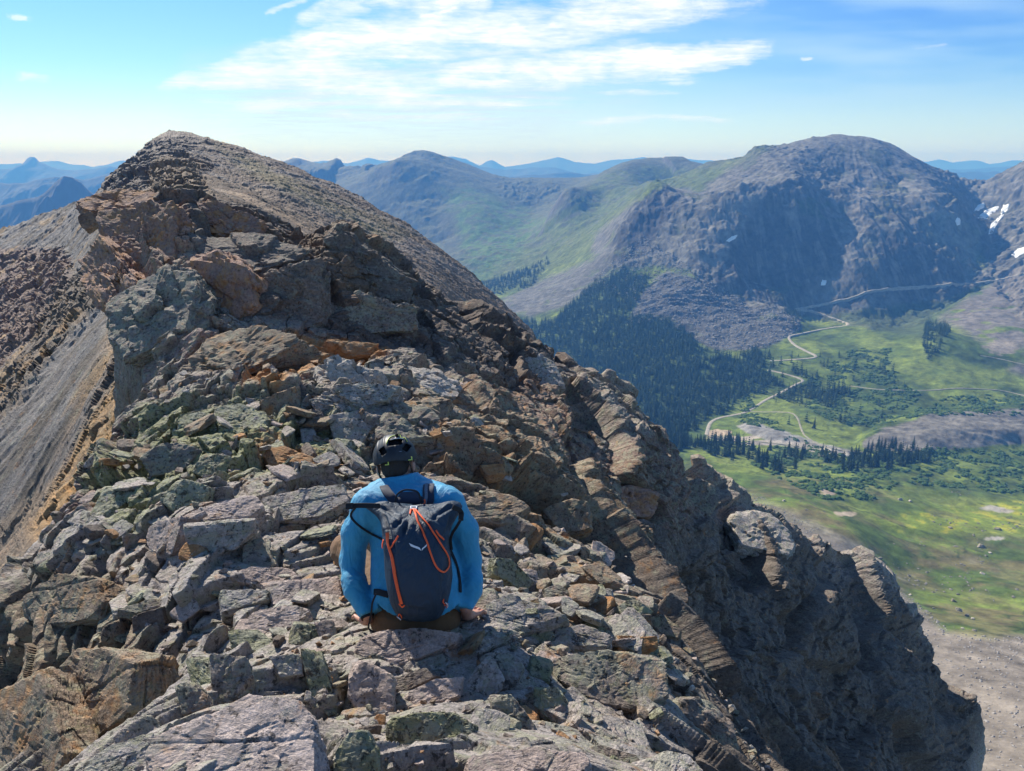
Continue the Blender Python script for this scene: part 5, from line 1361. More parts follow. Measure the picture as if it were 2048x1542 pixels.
M_SKIN.node_tree.nodes['Principled BSDF'].inputs['Subsurface Weight'].default_value = 0.1
M_SKIN.node_tree.nodes['Principled BSDF'].inputs['Subsurface Scale'].default_value = 0.01
M_HAIR = simple_mat('dark_hair', (0.026, 0.018, 0.014), 0.6, 0.4, 0.4, 120, 0.9, 260, 0.004)
M_HELM = simple_mat('helmet_shell_paint', (0.018, 0.022, 0.030), 0.5, 0.35, 0.15, 20)
M_LINER = simple_mat('helmet_foam', (0.008, 0.008, 0.009), 0.9, 0.2, 0.2, 60)
M_LIME = simple_mat('lime_trim', (0.55, 0.62, 0.12), 0.5, 0.4, 0.1, 60)
M_WHITE = simple_mat('white_print', (0.72, 0.74, 0.76), 0.5, 0.4, 0.05, 60)
M_BOOT = simple_mat('grey_boot', (0.09, 0.085, 0.08), 0.8, 0.3, 0.2, 40, 0.4, 120, 0.002)
M_GREY = simple_mat('grey_strap_mesh', (0.14, 0.16, 0.20), 0.7, 0.3, 0.35, 300)

# ------------------------------------------------------------------ the man
def build_person():
    S = lambda px, py, Y: P(px, py, Y)
    SL, SR = S(740, 1012, 3.42), S(893, 1008, 3.42)
    EL, ER = S(704, 1122, 3.36), S(938, 1122, 3.40)
    WL, WR = S(733, 1226, 3.17), S(932, 1216, 3.22)
    HC = S(791, 921, 3.62)
    NK = S(803, 975, 3.56)
    hipL, hipR = S(800, 1232, 3.28), S(870, 1226, 3.28)
    kneeL, kneeR = S(694, 1100, 3.86), S(905, 1128, 3.86)
    UH = np.array((-0.13, 0.36, 0.92)); UH /= np.linalg.norm(UH)
    FH = np.array((0.02, 0.93, -0.36)); FH -= UH * (FH @ UH); FH /= np.linalg.norm(FH)
    RH = np.cross(FH, UH)                                     # to the right
    HM = np.stack([RH, -FH, UH])                              # world -> head (right, back, up)
    root = bpy.data.objects.new('person', None); COL.objects.link(root); base = S(830, 1268, 3.12); root.location = base
    tag(root, 'man in a blue jacket and dark helmet sitting on the ridge with his head bowed', 'person')
    hl = lambda a, b, c: HC + RH * a - FH * b + UH * c        # head-local point (right, back, up)
    # --- body: one continuous skin surface
    B = Field((-1.05, 2.75, -3.15), (0.0, 4.45, -1.20), 0.0055)
    B.ell(hl(0, 0.0, 0.01), (0.077, 0.098, 0.105), HM, 0.0)
    B.ell(hl(0, -0.045, -0.055), (0.060, 0.062, 0.070), HM, 0.03)          # jaw and face
    B.cone(hl(0, -0.098, 0.005), hl(0, -0.118, -0.028), 0.008, 0.014, 0.012)  # nose
    B.cone(hl(-0.02, -0.096, -0.058), hl(0.02, -0.096, -0.058), 0.007, 0.007, 0.008)  # lips
    B.cone(hl(-0.035, -0.088, 0.022), hl(0.035, -0.088, 0.022), 0.012, 0.012, 0.015)  # brow
    for sd in (-1, 1):
        B.ell(hl(sd * 0.032, -0.092, 0.004), (0.013, 0.010, 0.009), HM, 0.008, sub=True)
        B.ell(hl(sd * 0.032, -0.083, 0.004), (0.012, 0.012, 0.012), HM, 0.003)
        B.ell(hl(sd * 0.092, 0.016, -0.034), (0.012, 0.022, 0.036), HM, 0.010)              # ear
        B.ell(hl(sd * 0.103, 0.004, -0.030), (0.006, 0.010, 0.018), HM, 0.004, sub=True)
    B.cone(hl(0, 0.018, -0.06), NK, 0.058, 0.066, 0.03)
    B.cone(NK, S(815, 1030, 3.50), 0.07, 0.11, 0.05)
    B.cone(SL, SR, 0.055, 0.055, 0.05); B.cone(S(800, 1040, 3.5), S(830, 1200, 3.3), 0.11, 0.12, 0.05)
    for sh, el, wr in ((SL, EL, WL), (SR, ER, WR)): B.chain([sh, el, wr], [0.045, 0.038, 0.026], 0.02)
    for h, kn in ((hipL, kneeL), (hipR, kneeR)):
        B.chain([h, kn, kn + np.array((0.02, 0.16, -0.42))], [0.085, 0.052, 0.042], 0.03)
    # hands: heel of the hand on the rock, fingers spread forward and outward
    hands = []
    for sgn, W in ((-1, WL), (1, WR)):
        d = np.array((sgn * 0.10, 0.35, -0.93)); d /= np.linalg.norm(d)
        heel = W + d * 0.055
        f = np.array((sgn * 0.42, 0.86, -0.28)); f /= np.linalg.norm(f)
        s_ = np.cross(f, (0, 0, 1)); s_ /= np.linalg.norm(s_)               # towards +x side of the hand
        up = np.cross(s_, f)
        B.cone(W, heel, 0.027, 0.029, 0.02)
        palm = heel + f * 0.062
        for q in (-0.025, -0.008, 0.009, 0.025): B.cone(heel + s_ * q * 0.7, palm + s_ * q * 1.25, 0.017, 0.0125, 0.012)
        L = (0.062, 0.076, 0.082, 0.074) if sgn < 0 else (0.074, 0.082, 0.076, 0.062)
        for q, ln in zip((-0.033, -0.0115, 0.0115, 0.033), L):
            r0 = palm + s_ * q * 1.0; fd = f + s_ * q * 6; fd /= np.linalg.norm(fd)
            a = r0 + fd * ln * 0.45 + up * 0.006; b_ = r0 + fd * ln * 0.78 - up * 0.004; c_ = r0 + fd * ln - up * 0.014
            B.chain([r0, a, b_, c_], [0.0105, 0.0095, 0.0085, 0.0075], 0.004)
        ts = -sgn                                                            # thumb on the inner side
        t0 = heel + s_ * 0.02 * ts + f * 0.012; td = f * 0.55 + s_ * ts * 0.85 - up * 0.1; td /= np.linalg.norm(td)
        B.chain([t0, t0 + td * 0.032, t0 + td * 0.058 + f * 0.004, t0 + td * 0.078 + f * 0.012], [0.014, 0.0115, 0.0105, 0.0085], 0.006)
    V, F = B.mesh(); V = relax(V, F, 1, 0.4)
    body = pyobj('body', V, F, M_SKIN, root)
    # --- hair: cap low on the back of the head
    Hh = Field(HC - 0.17, HC + 0.17, 0.004)
    Hh.ell(hl(0, 0.008, 0.012), (0.080, 0.103, 0.108), HM, 0.0)
    Hh.ell(hl(0, 0.052, -0.045), (0.066, 0.050, 0.050), HM, 0.02)
    G = (Hh.grid() - HC) @ HM.T
    Hh.d = np.maximum(Hh.d, (-(G[..., 1] * 0.8 + 0.005 + np.maximum(G[..., 2] + 0.0, 0) * 0.9)).astype(np.float32))
    Hh.d = np.maximum(Hh.d, (-(G[..., 2] + 0.082 + 0.1 * np.abs(G[..., 0]))).astype(np.float32))
    for sd in (-1, 1): Hh.ell(hl(sd * 0.094, 0.010, -0.040), (0.024, 0.026, 0.046), HM, 0.0, sub=True)
    Vh, Fh = Hh.mesh(); nn = vnormals(Vh, Fh)
    q = Vh * 160; Vh = Vh + nn * (vnoise(q[:, 0] * 1.2, q[:, 1] * 0.4, q[:, 2] * 0.4, 7) * 0.0022)[:, None]
    pyobj('hair', Vh, Fh, M_HAIR, root)
    # --- jacket
    J = Field((-1.1, 2.75, -2.45), (0.1, 3.95, -1.35), 0.0065)
    J.cone(SL, SR, 0.088, 0.088, 0.05, flat=((0, 1, 0.2), 0.95))
    J.cone(S(790, 1030, 3.49), S(798, 1190, 3.27), 0.135, 0.118, 0.08)
    J.cone(S(852, 1028, 3.49), S(868, 1182, 3.27), 0.135, 0.118, 0.08)
    J.cone(S(792, 1150, 3.32), S(800, 1222, 3.22), 0.115, 0.125, 0.06); J.cone(S(872, 1150, 3.32), S(876, 1210, 3.22), 0.115, 0.125, 0.06)
    J.cone(S(806, 1003, 3.53), S(800, 954, 3.57), 0.100, 0.080, 0.06)     # neck and collar
    J.cone(S(760, 990, 3.50), S(795, 975, 3.55), 0.07, 0.07, 0.06); J.cone(S(870, 992, 3.50), S(815, 975, 3.55), 0.07, 0.07, 0.06)
    J.chain([SL, S(712, 1062, 3.40), EL, S(708, 1170, 3.27), WL + (0, 0, 0.012)], [0.082, 0.064, 0.057, 0.058, 0.040], 0.03)
    J.chain([SR, S(928, 1060, 3.42), ER, S(945, 1168, 3.31), WR + (0, 0, 0.012)], [0.082, 0.064, 0.056, 0.058, 0.040], 0.03)
    # creases: folds gathering at the elbows and armpits
    rng = np.random.RandomState(3)
    for c0, c1, r_ in ((S(690,1100,3.27), S(735,1112,3.27), .006), (S(690,1135,3.22), S(728,1150,3.2), .008), (S(700,1160,3.2), S(735,1180,3.15), .007), (S(718,1040,3.3), S(735,1075,3.32), .008),
                       (S(725,1060,3.3), S(738,1110,3.3), .008), (S(925,1050,3.33), S(915,1090,3.33), .008), (S(930,1120,3.28), S(970,1105,3.33), .006), (S(925,1150,3.24), S(965,1145,3.28), .008),
                       (S(930,1180,3.22), S(962,1172,3.26), .007), (S(925,1080,3.32), S(922,1120,3.3), .008), (S(780,1205,3.08), S(850,1215,3.06), .007), (S(770,985,3.47), S(760,1003,3.4), .007), (S(810,965,3.5), S(835,985,3.45), .006), (S(800,968,3.5), S(822,990,3.45), .005)):
        J.cone(c0, c1, r_, r_ * 0.6, 0.014, sub=True)
    G = J.grid()
    hemz = P(835, 1241, 3.08)
    def seg_d(a, b):
        ab = b - a; t_ = np.clip(((G - a) @ ab) / (ab @ ab), 0, 1); return np.linalg.norm(G - a - t_[..., None] * ab, axis=-1)
    keep_arm = (np.minimum(seg_d(EL, WL), seg_d(ER, WR)) < 0.078) & (np.abs(G[..., 0] - hemz[0]) > 0.165)
    J.d = np.maximum(J.d, ((hemz[2] - G[..., 2]) + (G[..., 0] - hemz[0]) ** 2 * 0.9 - 0.5 * keep_arm).astype(np.float32))
    for W_, E_ in ((WL, EL), (WR, ER)):                                    # clean cuffs
        a = W_ - E_; a /= np.linalg.norm(a); near_w = np.linalg.norm(G - W_, axis=-1) < 0.085
        J.d = np.where(near_w, np.maximum(J.d, ((G - W_) @ a - 0.010)), J.d).astype(np.float32)
    cdir = S(799, 964, 3.57) - S(805, 1003, 3.53); cdir /= np.linalg.norm(cdir); cc = S(799, 952, 3.57)
    near_c = np.linalg.norm(G - cc, axis=-1) < 0.12
    J.d = np.where(near_c, np.maximum(J.d, ((G - cc) @ cdir)), J.d).astype(np.float32)
    del G
    V, F = J.mesh(); V = relax(V, F, 1, 0.5); N = vnormals(V, F)
    w = fbm(V[:, 0] / 0.07, V[:, 1] / 0.07, V[:, 2] / 0.13, 4, 401, 0.55, True)
    w2 = fbm(V[:, 0] / 0.16 + V[:, 2] / 0.1, V[:, 1] / 0.1, V[:, 2] / 0.22, 3, 403, 0.5)
    w3 = fbm(V[:, 0] / 0.05 + V[:, 2] / 0.09, V[:, 1] / 0.05, V[:, 2] / 0.06 - V[:, 0] / 0.08, 3, 407, 0.5, True)
    V = V + N * (w * 0.0045 + w2 * 0.007 + w3 * 0.0018)[:, None]
    jk = pyobj('jacket', V, F, M_JACKET, root); jt = tree_of(V, F)
    # hem and cuff edging
    hp = []
    for k in range(60):
        a = k / 60 * 2 * math.pi; hp.append(hemz + np.array((math.cos(a) * 0.195 + 0.0, 0.17 + math.sin(a) * 0.17, 0)))
    # --- trousers
    Tr = Field((-1.1, 2.80, -3.1), (0.1, 4.4, -1.75), 0.0085)
    Tr.cone(S(790, 1240, 3.26), S(872, 1232, 3.26), 0.118, 0.118, 0.05)
    Tr.ell(S(832, 1238, 3.22), (0.19, 0.15, 0.10), None, 0.05)
    for h, kn in ((hipL, kneeL), (hipR, kneeR)):
        Tr.chain([h + (0, 0, 0.0), kn, kn + np.array((0.02, 0.10, -0.22)), kn + np.array((0.02, 0.15, -0.38))], [0.112, 0.082, 0.068, 0.066], 0.05)
    seat_z = P(835, 1270, 3.08)[2]
    Tr.cut((0, 0, -3.0), (0, 0, -1))
    V, F = Tr.mesh(); V = relax(V, F, 1, 0.5); N = vnormals(V, F)
    w = fbm(V[:, 0] / 0.08, V[:, 1] / 0.08, V[:, 2] / 0.05, 4, 411, 0.55, True); V = V + N * (w * 0.006)[:, None]
    tr = pyobj('trousers', V, F, M_PANTS, root)
    # --- boots
    for kn in (kneeL, kneeR):
        a = kn + np.array((0.02, 0.16, -0.42))
        Bo = Field(a - (0.12, 0.14, 0.16), a + (0.12, 0.28, 0.14), 0.008)
        Bo.cone(a + (0, 0, 0.05), a + (0, 0.0, -0.05), 0.058, 0.055, 0.02); Bo.cone(a + (0, -0.02, -0.07), a + (0, 0.16, -0.085), 0.050, 0.040, 0.03)
        Bo.cut(a + (0, 0, -0.118), (0, 0, -1)); V, F = Bo.mesh(); pyobj('boot', V, F, M_BOOT, root)
    # --- helmet
    H = Field(HC - 0.19, HC + 0.19, 0.0028)
    cc = hl(0, 0.006, 0.018)
    H.ell(cc, (0.113, 0.136, 0.122), HM, 0.0)
    G = (H.grid() - cc) @ HM.T                                # right, back, up
    ga, gb, gc = G[..., 0], G[..., 1], G[..., 2]
    az_ = np.arctan2(ga, gb); rr_ = np.sqrt((ga / 0.113) ** 2 + (gb / 0.136) ** 2 + (gc / 0.122) ** 2)
    # raised ribs running front to back
    rib = sum(np.exp(-((ga - o) / 0.006) ** 2) for o in (-0.034, 0.034, -0.074, 0.074)) * sstep(-0.02, 0.03, gc)
    H.d = (H.d - 0.0035 * rib).astype(np.float32)
    H.ell(hl(0, 0.004, 0.005), (0.100, 0.123, 0.108), HM, 0.0, sub=True)
    rimc = -0.018 - 0.014 * sstep(0.02, 0.11, gb) + 0.012 * np.cos(az_ * 2) * sstep(-0.02, 0.05, gb)
    H.d = np.maximum(H.d, (rimc - gc).astype(np.float32))
    def vent(a0, b0, c0, half, ang=0.0):
        ca, sa = math.cos(ang), math.sin(ang)
        u_ = (ga - a0) * ca + (gc - c0) * sa; v_ = -(ga - a0) * sa + (gc - c0) * ca
        w_ = (gb - b0)
        q = np.stack([np.abs(u_) - half[0], np.abs(v_) - half[1], np.abs(w_) - half[2]], -1)
        d = np.linalg.norm(np.maximum(q, 0), axis=-1) + np.minimum(q.max(-1), 0) - 0.006
        H.d = np.maximum(H.d, -d.astype(np.float32))
    vent(0.026, 0.10, 0.074, (0.028, 0.009, 0.06))
    vent(-0.036, 0.10, 0.036, (0.011, 0.013, 0.05), 0.5); vent(0.078, 0.08, 0.040, (0.009, 0.012, 0.05), -0.6)
    vent(-0.050, -0.02, 0.11, (0.008, 0.03, 0.045)); vent(0.050, -0.02, 0.11, (0.008, 0.03, 0.045)); vent(0.0, -0.03, 0.12, (0.011, 0.03, 0.045))
    V, F = H.mesh(); V = relax(V, F, 1, 0.3)
    helm = pyobj('helmet', V, F, M_HELM, root); ht = tree_of(V, F)
    Li = Field(HC - 0.17, HC + 0.17, 0.004); Li.ell(hl(0, 0.006, 0.012), (0.098, 0.121, 0.108), HM, 0); Li.ell(hl(0, 0.006, 0.004), (0.086, 0.109, 0.100), HM, 0, sub=True)
    Li.cut(hl(0, 0, -0.002), -UH); V, F = Li.mesh(); pyobj('helmet_liner', V, F, M_LINER, helm)
    def hp_(pts, off=0.002, n=24):
        q = smooth_path(pts, n); r = [ray_on(ht, a, b, off, 3.6) for a, b in q]
        return np.array([x[0] for x in r]), np.array([x[1] for x in r])
    p, nrm = hp_([(773, 888), (776, 880), (782, 874), (793, 871), (803, 872), (810, 877), (814, 884)], 0.0025)
    pyobj('trim', *ribbon(p, nrm, 0.0042, 0.003), M_LIME, helm)
    p, nrm = hp_([(781, 880), (790, 877.5), (800, 877), (807, 878)], 0.002)
    pyobj('trim', *ribbon(p, nrm, 0.0022, 0.003), M_WHITE, helm)
    c, n_ = ray_on(ht, 793, 867.5, 0.004, 3.6); pyobj('clip', *box_vf(c, (RH, UH, FH), (0.007, 0.009, 0.008)), M_LINER, helm)
    c, n_ = ray_on(ht, 800, 903, 0.001, 3.6); pyobj('badge', *box_vf(c, (RH, UH, FH), (0.009, 0.002, 0.002)), M_GREY, helm)
    for (px_, py_) in ((775, 927), (822, 917)):
        c = P(px_, py_, 3.505)
        V1, F1 = box_vf(c + RH * 0.004, (RH, UH, FH), (0.0028, 0.009, 0.003)); V2, F2 = box_vf(c - RH * 0.005 - UH * 0.006, (RH, UH, FH), (0.009, 0.0025, 0.003))
        pyobj('buckle', np.r_[V1, V2], F1 + [[i + len(V1) for i in f] for f in F2], M_LIME, helm)
    # chin straps
    for sd in (-1, 1):
        a = [hl(sd * 0.100, 0.03, 0.0), hl(sd * 0.098, 0.012, -0.05), hl(sd * 0.078, -0.03, -0.105), hl(sd * 0.02, -0.055, -0.132)]
        q = smooth_path(a, 16); pyobj('strap', *ribbon(q, np.tile(RH * sd, (16, 1)), 0.015, 0.003), M_WEB, helm)
        a = [hl(sd * 0.080, 0.085, -0.01), hl(sd * 0.085, 0.05, -0.05), hl(sd * 0.080, -0.02, -0.10)]
        q = smooth_path(a, 12); pyobj('strap', *ribbon(q, np.tile(RH * sd, (12, 1)), 0.012, 0.003), M_WEB, helm)
    # wrist watch on the left cuff side
    a = WL - EL; a /= np.linalg.norm(a); s1 = np.cross(a, (0, 1, 0)); s1 /= np.linalg.norm(s1); s2 = np.cross(a, s1)
    ring = [WL + a * 0.018 + (s1 * math.cos(t) + s2 * math.sin(t)) * 0.031 for t in np.linspace(0, 2 * math.pi, 25)]
    rn = [(s1 * math.cos(t) + s2 * math.sin(t)) for t in np.linspace(0, 2 * math.pi, 25)]
    pyobj('watch', *ribbon(ring, rn, 0.018, 0.005), M_WEB, root)
    return root, jt
person, JT = build_person()
tick('person')

# ------------------------------------------------------------------ the backpack
def build_pack():
    c0 = P(830, 1130, 3.18)
    root = bpy.data.objects.new('backpack', None); COL.objects.link(root); root.location = P(836, 1240, 3.0)
    tag(root, 'navy roll-top backpack with orange straps worn on the man\'s back', 'backpack')
    rows = [  # py, left, right, Y of the back plane, depth towards the viewer
        (1006, 733, 921, 3.30, 0.030), (1012, 731, 925, 3.29, 0.050), (1022, 742, 921, 3.28, 0.075), (1034, 756, 912, 3.26, 0.110), (1048, 764, 903, 3.24, 0.140),
        (1065, 767, 898, 3.22, 0.162), (1090, 768, 899, 3.19, 0.178), (1120, 770, 903, 3.16, 0.186), (1150, 772, 904, 3.13, 0.186), (1180, 777, 901, 3.10, 0.178),
        (1205, 784, 894, 3.075, 0.160), (1222, 792, 886, 3.06, 0.130), (1234, 801, 879, 3.05, 0.095), (1240, 812, 868, 3.05, 0.05)]
    A = np.array(rows, float); nu, nv = 180, 96
    t = np.linspace(0, 1, nv); ky = np.linspace(0, 1, len(A)); R_ = np.array([[np.interp(tt, ky, A[:, k]) for k in range(5)] for tt in t])
    # smooth the rows
    for _ in range(3): R_[1:-1] = 0.25 * R_[:-2] + 0.5 * R_[1:-1] + 0.25 * R_[2:]
    up = np.array((0, 0.50, 0.87)); out = np.array((0.0, -0.87, 0.50))
    V = np.zeros((nv, nu, 3)); th = np.linspace(0, 2 * math.pi, nu, endpoint=False)
    for i, (py, l, r, Y, dp) in enumerate(R_):
        # the widest line of the section sits at a third of the depth, so scale the edges to it
        a, b = P(l, py, Y), P(r, py, Y); m = (a + b) / 2; hw = np.linalg.norm(b - a) / 2
        ex = 0.72
        cx = np.sign(np.cos(th)) * np.abs(np.cos(th)) ** ex * hw
        s_ = np.sin(th); cyy = np.where(s_ > 0, np.abs(s_) ** 0.80 * dp, -np.abs(s_) ** 0.8 * 0.035)
        V[i] = m + np.outer(cx, (1, 0, 0)) + np.outer(cyy, out)
    Vf = V.reshape(-1, 3)
    F = []
    for i in range(nv - 1):
        for j in range(nu): F.append((i * nu + j, i * nu + (j + 1) % nu, (i + 1) * nu + (j + 1) % nu, (i + 1) * nu + j))
    F.append(tuple(range(nu))[::-1]); F.append(tuple((nv - 1) * nu + j for j in range(nu)))
    Fq = np.array(F[:-2]); N = vnormals(Vf, Fq)
    if (N[(nv // 2) * nu + nu // 4] @ out) < 0: N = -N; F = [f[::-1] for f in F]
    sagm = np.repeat(sstep(0.28, 0.0, t), nu); Vf[:, 2] -= sagm * 0.022 * np.exp(-((Vf[:, 0] - P(828, 1012, 3.25)[0]) / 0.07) ** 2); Vf[:, 2] += sagm * 0.008 * np.sin(Vf[:, 0] * 38)
    px, py = proj(Vf[:, 0], Vf[:, 1], Vf[:, 2])
    front = sstep(-0.2, 0.3, N @ out)
    d = np.zeros(len(Vf))
    def crease(x0, y0, x1, y1, w, dep):
        ex, ey = x1 - x0, y1 - y0; L2 = ex * ex + ey * ey
        tt = ((px - x0) * ex + (py - y0) * ey) / L2; q = np.clip(tt, 0, 1)
        dist = np.hypot(px - x0 - ex * q, py - y0 - ey * q); fade = sstep(-0.05, 0.2, tt) * sstep(1.05, 0.6, tt)
        return -dep * np.exp(-(dist / w) ** 2) * fade + dep * 0.7 * np.exp(-((dist - w * 2.1) / (w * 1.2)) ** 2) * fade
    for c in ((826,1022,800,1080,4,.010),(824,1022,785,1060,4,.010),(832,1022,870,1062,4,.009),(836,1022,890,1050,4,.009),(760,1012,800,1040,3.5,.008),(905,1012,862,1040,3.5,.008),
              (772,1040,792,1110,3,.006),(896,1045,880,1100,3,.006),(815,1040,806,1075,3,.006),(842,1044,850,1078,3,.006),(768,1022,782,1075,3,.007),(900,1030,893,1075,3,.007),
              (785,1120,800,1200,4,.004),(893,1120,880,1200,4,.004),(800,1085,830,1105,5,.003),(810,1215,860,1222,4,.004),(790,1030,812,1062,3,.006)): d += crease(*c) * front
    w = fbm(Vf[:, 0] / 0.09, Vf[:, 1] / 0.09, Vf[:, 2] / 0.16, 4, 421, 0.55, True); d += w * 0.0045
    d += fbm(Vf[:, 0] / 0.2, Vf[:, 1] / 0.2, Vf[:, 2] / 0.2, 3, 425) * 0.006
    Vf = Vf + N * d[:, None]
    bag = pyobj('bag_body', Vf, F, M_PACK, root)
    bt = tree_of(Vf, F)
    def on(pts, off=0.003, n=40, tree=None, fb=3.2):
        q = smooth_path(pts, n); r = [ray_on(tree or bt, a, b, off, fb) for a, b in q]
        p = np.array([x[0] for x in r]); nn = np.array([x[1] for x in r])
        for _ in range(3): p[1:-1] = 0.25 * p[:-2] + 0.5 * p[1:-1] + 0.25 * p[2:]; nn[1:-1] = 0.25 * nn[:-2] + 0.5 * nn[1:-1] + 0.25 * nn[2:]
        return p, nn
    # zip-side orange strap
    p, nn = on([(775,1066),(776,1076),(778,1090),(784,1110),(788,1130),(791,1152),(796,1176),(801,1196),(804,1207)], 0.005, 60)
    pyobj('orange_strap', *ribbon(p, nn, 0.0165, 0.004), M_ORANGE, root)
    pb, nb = on([(799,1206),(805,1213),(810,1209)], 0.005, 14); pyobj('zip_pull', *ribbon(pb, nb, 0.007, 0.003), M_ORANGE, root)
    p, nn = on([(797,1072),(793,1080),(786,1090),(782,1096)], 0.006, 14); pyobj('zip_pull', *ribbon(p, nn, 0.008, 0.003), M_ORANGE, root)
    p, nn = on([(770,1080),(768,1088),(768,1097)], 0.008, 10); pyobj('zip_pull', *ribbon(p, nn, 0.009, 0.004), M_ORANGE, root)
    p, nn = on([(871,1061),(876,1070),(883,1076),(887,1081)], 0.005, 14); pyobj('orange_tab', *ribbon(p, nn, 0.009, 0.004), M_ORANGE, root)
    # the long hanging loop
    p, nn = on([(827,1020),(833,1036),(843,1062),(853,1084),(861,1108),(868,1127),(876,1139),(886,1144),(895,1135),(896,1120),(891,1106),(882,1092),(870,1072),(856,1053),(842,1036),(831,1021)], 0.007, 110)
    pyobj('orange_loop', *ribbon(p, nn, 0.0085, 0.0045), M_ORANGE, root)
    p, nn = on([(822,1018),(820,1030)], 0.004, 8); pyobj('orange_tab', *ribbon(p, nn, 0.008, 0.003), M_ORANGE, root)
    # buckle at the top centre
    c, n_ = ray_on(bt, 828, 1017, 0.006, 3.2); sx = np.array((1, 0, 0.0)); sy = np.cross(n_, sx); sy /= np.linalg.norm(sy)
    V1, F1 = box_vf(c + sy * 0.008, (sx, sy, n_), (0.016, 0.003, 0.003)); V2, F2 = box_vf(c - sy * 0.008, (sx, sy, n_), (0.016, 0.003, 0.003))
    V3, F3 = box_vf(c + sx * 0.014, (sx, sy, n_), (0.003, 0.010, 0.003)); V4, F4 = box_vf(c - sx * 0.014, (sx, sy, n_), (0.003, 0.010, 0.003))
    VV, FF = [], []
    for v_, f_ in ((V1, F1), (V2, F2), (V3, F3), (V4, F4)): FF += [[i + sum(map(len, VV)) for i in f] for f in f_]; VV.append(v_)
    pyobj('buckle', np.concatenate(VV), FF, M_WHITE, root, label='pale metal buckle at the middle of the roll top')
    # side release ends of the roll top
    for e in (([(760,1012),(735,1011),(716,1011),(697,1012)]), ([(905,1014),(918,1020),(923,1028),(921,1040)])):
        q = smooth_path(e, 16); yy = np.linspace(3.22, 3.24, 16)
        p = np.array([P(a, b, y_ - 0.03) for (a, b), y_ in zip(q, yy)]); pyobj('roll_strap', *ribbon(p, np.tile(out, (16, 1)), 0.024, 0.006), M_WEB, root)
    for e, ax_ in (((699, 1012), 0), ((922, 1034), 1)):
        c = P(*e, 3.19); pyobj('buckle', *box_vf(c, ((1, 0, 0), up, out), (0.018, 0.015, 0.006) if ax_ == 0 else (0.012, 0.018, 0.007)), M_WEB, root)
    # compression straps from the roll ends down to the sides
    q = smooth_path([(695, 1016), (703, 1034), (722, 1053), (745, 1067), (768, 1080)], 30)
    p = [];
    for i, (a, b) in enumerate(q):
        r = ray_on(JT, a, b, 0.008, 3.3); p.append(r[0])
    p = np.array(p)
    for _ in range(12): p[1:-1] = 0.25 * p[:-2] + 0.5 * p[1:-1] + 0.25 * p[2:]
    pyobj('side_strap', *ribbon(p, np.tile(out, (30, 1)), 0.011, 0.003), M_WEB, root)
    q = smooth_path([(921, 1040), (913, 1054), (905, 1066), (901, 1080), (903, 1100)], 20); p = np.array([P(a, b, 3.17) for a, b in q])
    pyobj('side_strap', *ribbon(p, np.tile(out, (20, 1)), 0.014, 0.003), M_WEB, root)
    # grab handle
    q = smooth_path([(791, 1004), (794, 990), (806, 981), (822, 980), (836, 985), (843, 1003)], 30); p = np.array([P(a, b, 3.30 + 0.02 * math.sin(i / 29 * 3.14)) for i, (a, b) in enumerate(q)])
    pyobj('grab_handle', *ribbon(p, np.tile(out, (30, 1)), 0.009, 0.006), M_WEB, root)
    # padded back panel showing above the roll and the two shoulder straps over the jacket
    Bp = Field(P(820, 1000, 3.36) - 0.2, P(820, 1000, 3.36) + 0.2, 0.007)
    Bp.cone(P(803, 1003, 3.36), P(838, 1003, 3.36), 0.030, 0.030, 0.02); Bp.cone(P(801, 1030, 3.35), P(842, 1030, 3.35), 0.045, 0.045, 0.03); Bp.cone(P(806, 992, 3.39), P(833, 992, 3.39), 0.024, 0.024, 0.02)
    V, F2 = Bp.mesh(); pyobj('back_panel', V, F2, M_PACKD, root)
    def over(pts, w, th_, mat, nm, off=0.008):
        q = smooth_path(pts, 24); r = [ray_on(JT, a, b, off, 3.45) for a, b in q]; p = np.array([x[0] for x in r]); nn = np.array([x[1] for x in r])
        for _ in range(6): p[1:-1] = 0.25 * p[:-2] + 0.5 * p[1:-1] + 0.25 * p[2:]; nn[1:-1] = 0.25 * nn[:-2] + 0.5 * nn[1:-1] + 0.25 * nn[2:]
        return pyobj(nm, *ribbon(p, nn, w, th_), mat, root)
    over([(768, 975), (773, 984), (784, 996), (797, 1010)], 0.046, 0.012, M_PACKD, 'shoulder_strap')
    s2 = over([(858, 972), (857, 985), (857, 1000), (854, 1012)], 0.058, 0.012, M_PACKD, 'shoulder_strap')
    o = over([(854, 973), (853, 985), (853, 1000), (851, 1010)], 0.016, 0.004, M_GREY, 'daisy_chain', 0.016); put_under(o, s2)
    over([(850, 1000), (851, 1006), (848, 1010)], 0.008, 0.004, M_ORANGE, 'orange_tab', 0.02)
    # hip belt, left, and the loose black strap hanging by the left hand
    over([(778, 1190), (768, 1187), (757, 1184), (750, 1184)], 0.030, 0.005, M_WEB, 'hip_belt', 0.006)
    over([(898, 1100), (912, 1130), (918, 1160), (919, 1185)], 0.022, 0.004, M_WEB, 'hip_belt', 0.006)
    q = smooth_path([(752, 1188), (745, 1205), (743, 1222), (740, 1240), (737, 1256), (748, 1264), (765, 1267), (776, 1266)], 40)
    p = np.array([P(a, b, 3.08 - 0.02 * math.sin(i / 39 * 3)) for i, (a, b) in enumerate(q)]); pyobj('hanging_strap', *ribbon(p, np.tile((0, -0.8, 0.6), (40, 1)), 0.009, 0.003), M_WEB, root)
    # cords with toggles at the bottom
    for pts in ([(800,1226),(797,1233),(800,1240),(805,1233),(801,1226)], [(886,1197),(884,1203),(887,1207)], [(890,1215),(898,1216),(901,1210),(894,1207),(887,1210)]):
        p, nn = on(pts, 0.006, 18, fb=3.05); pyobj('cord', *ribbon(p, nn, 0.0045, 0.0035), M_ORANGE, root)
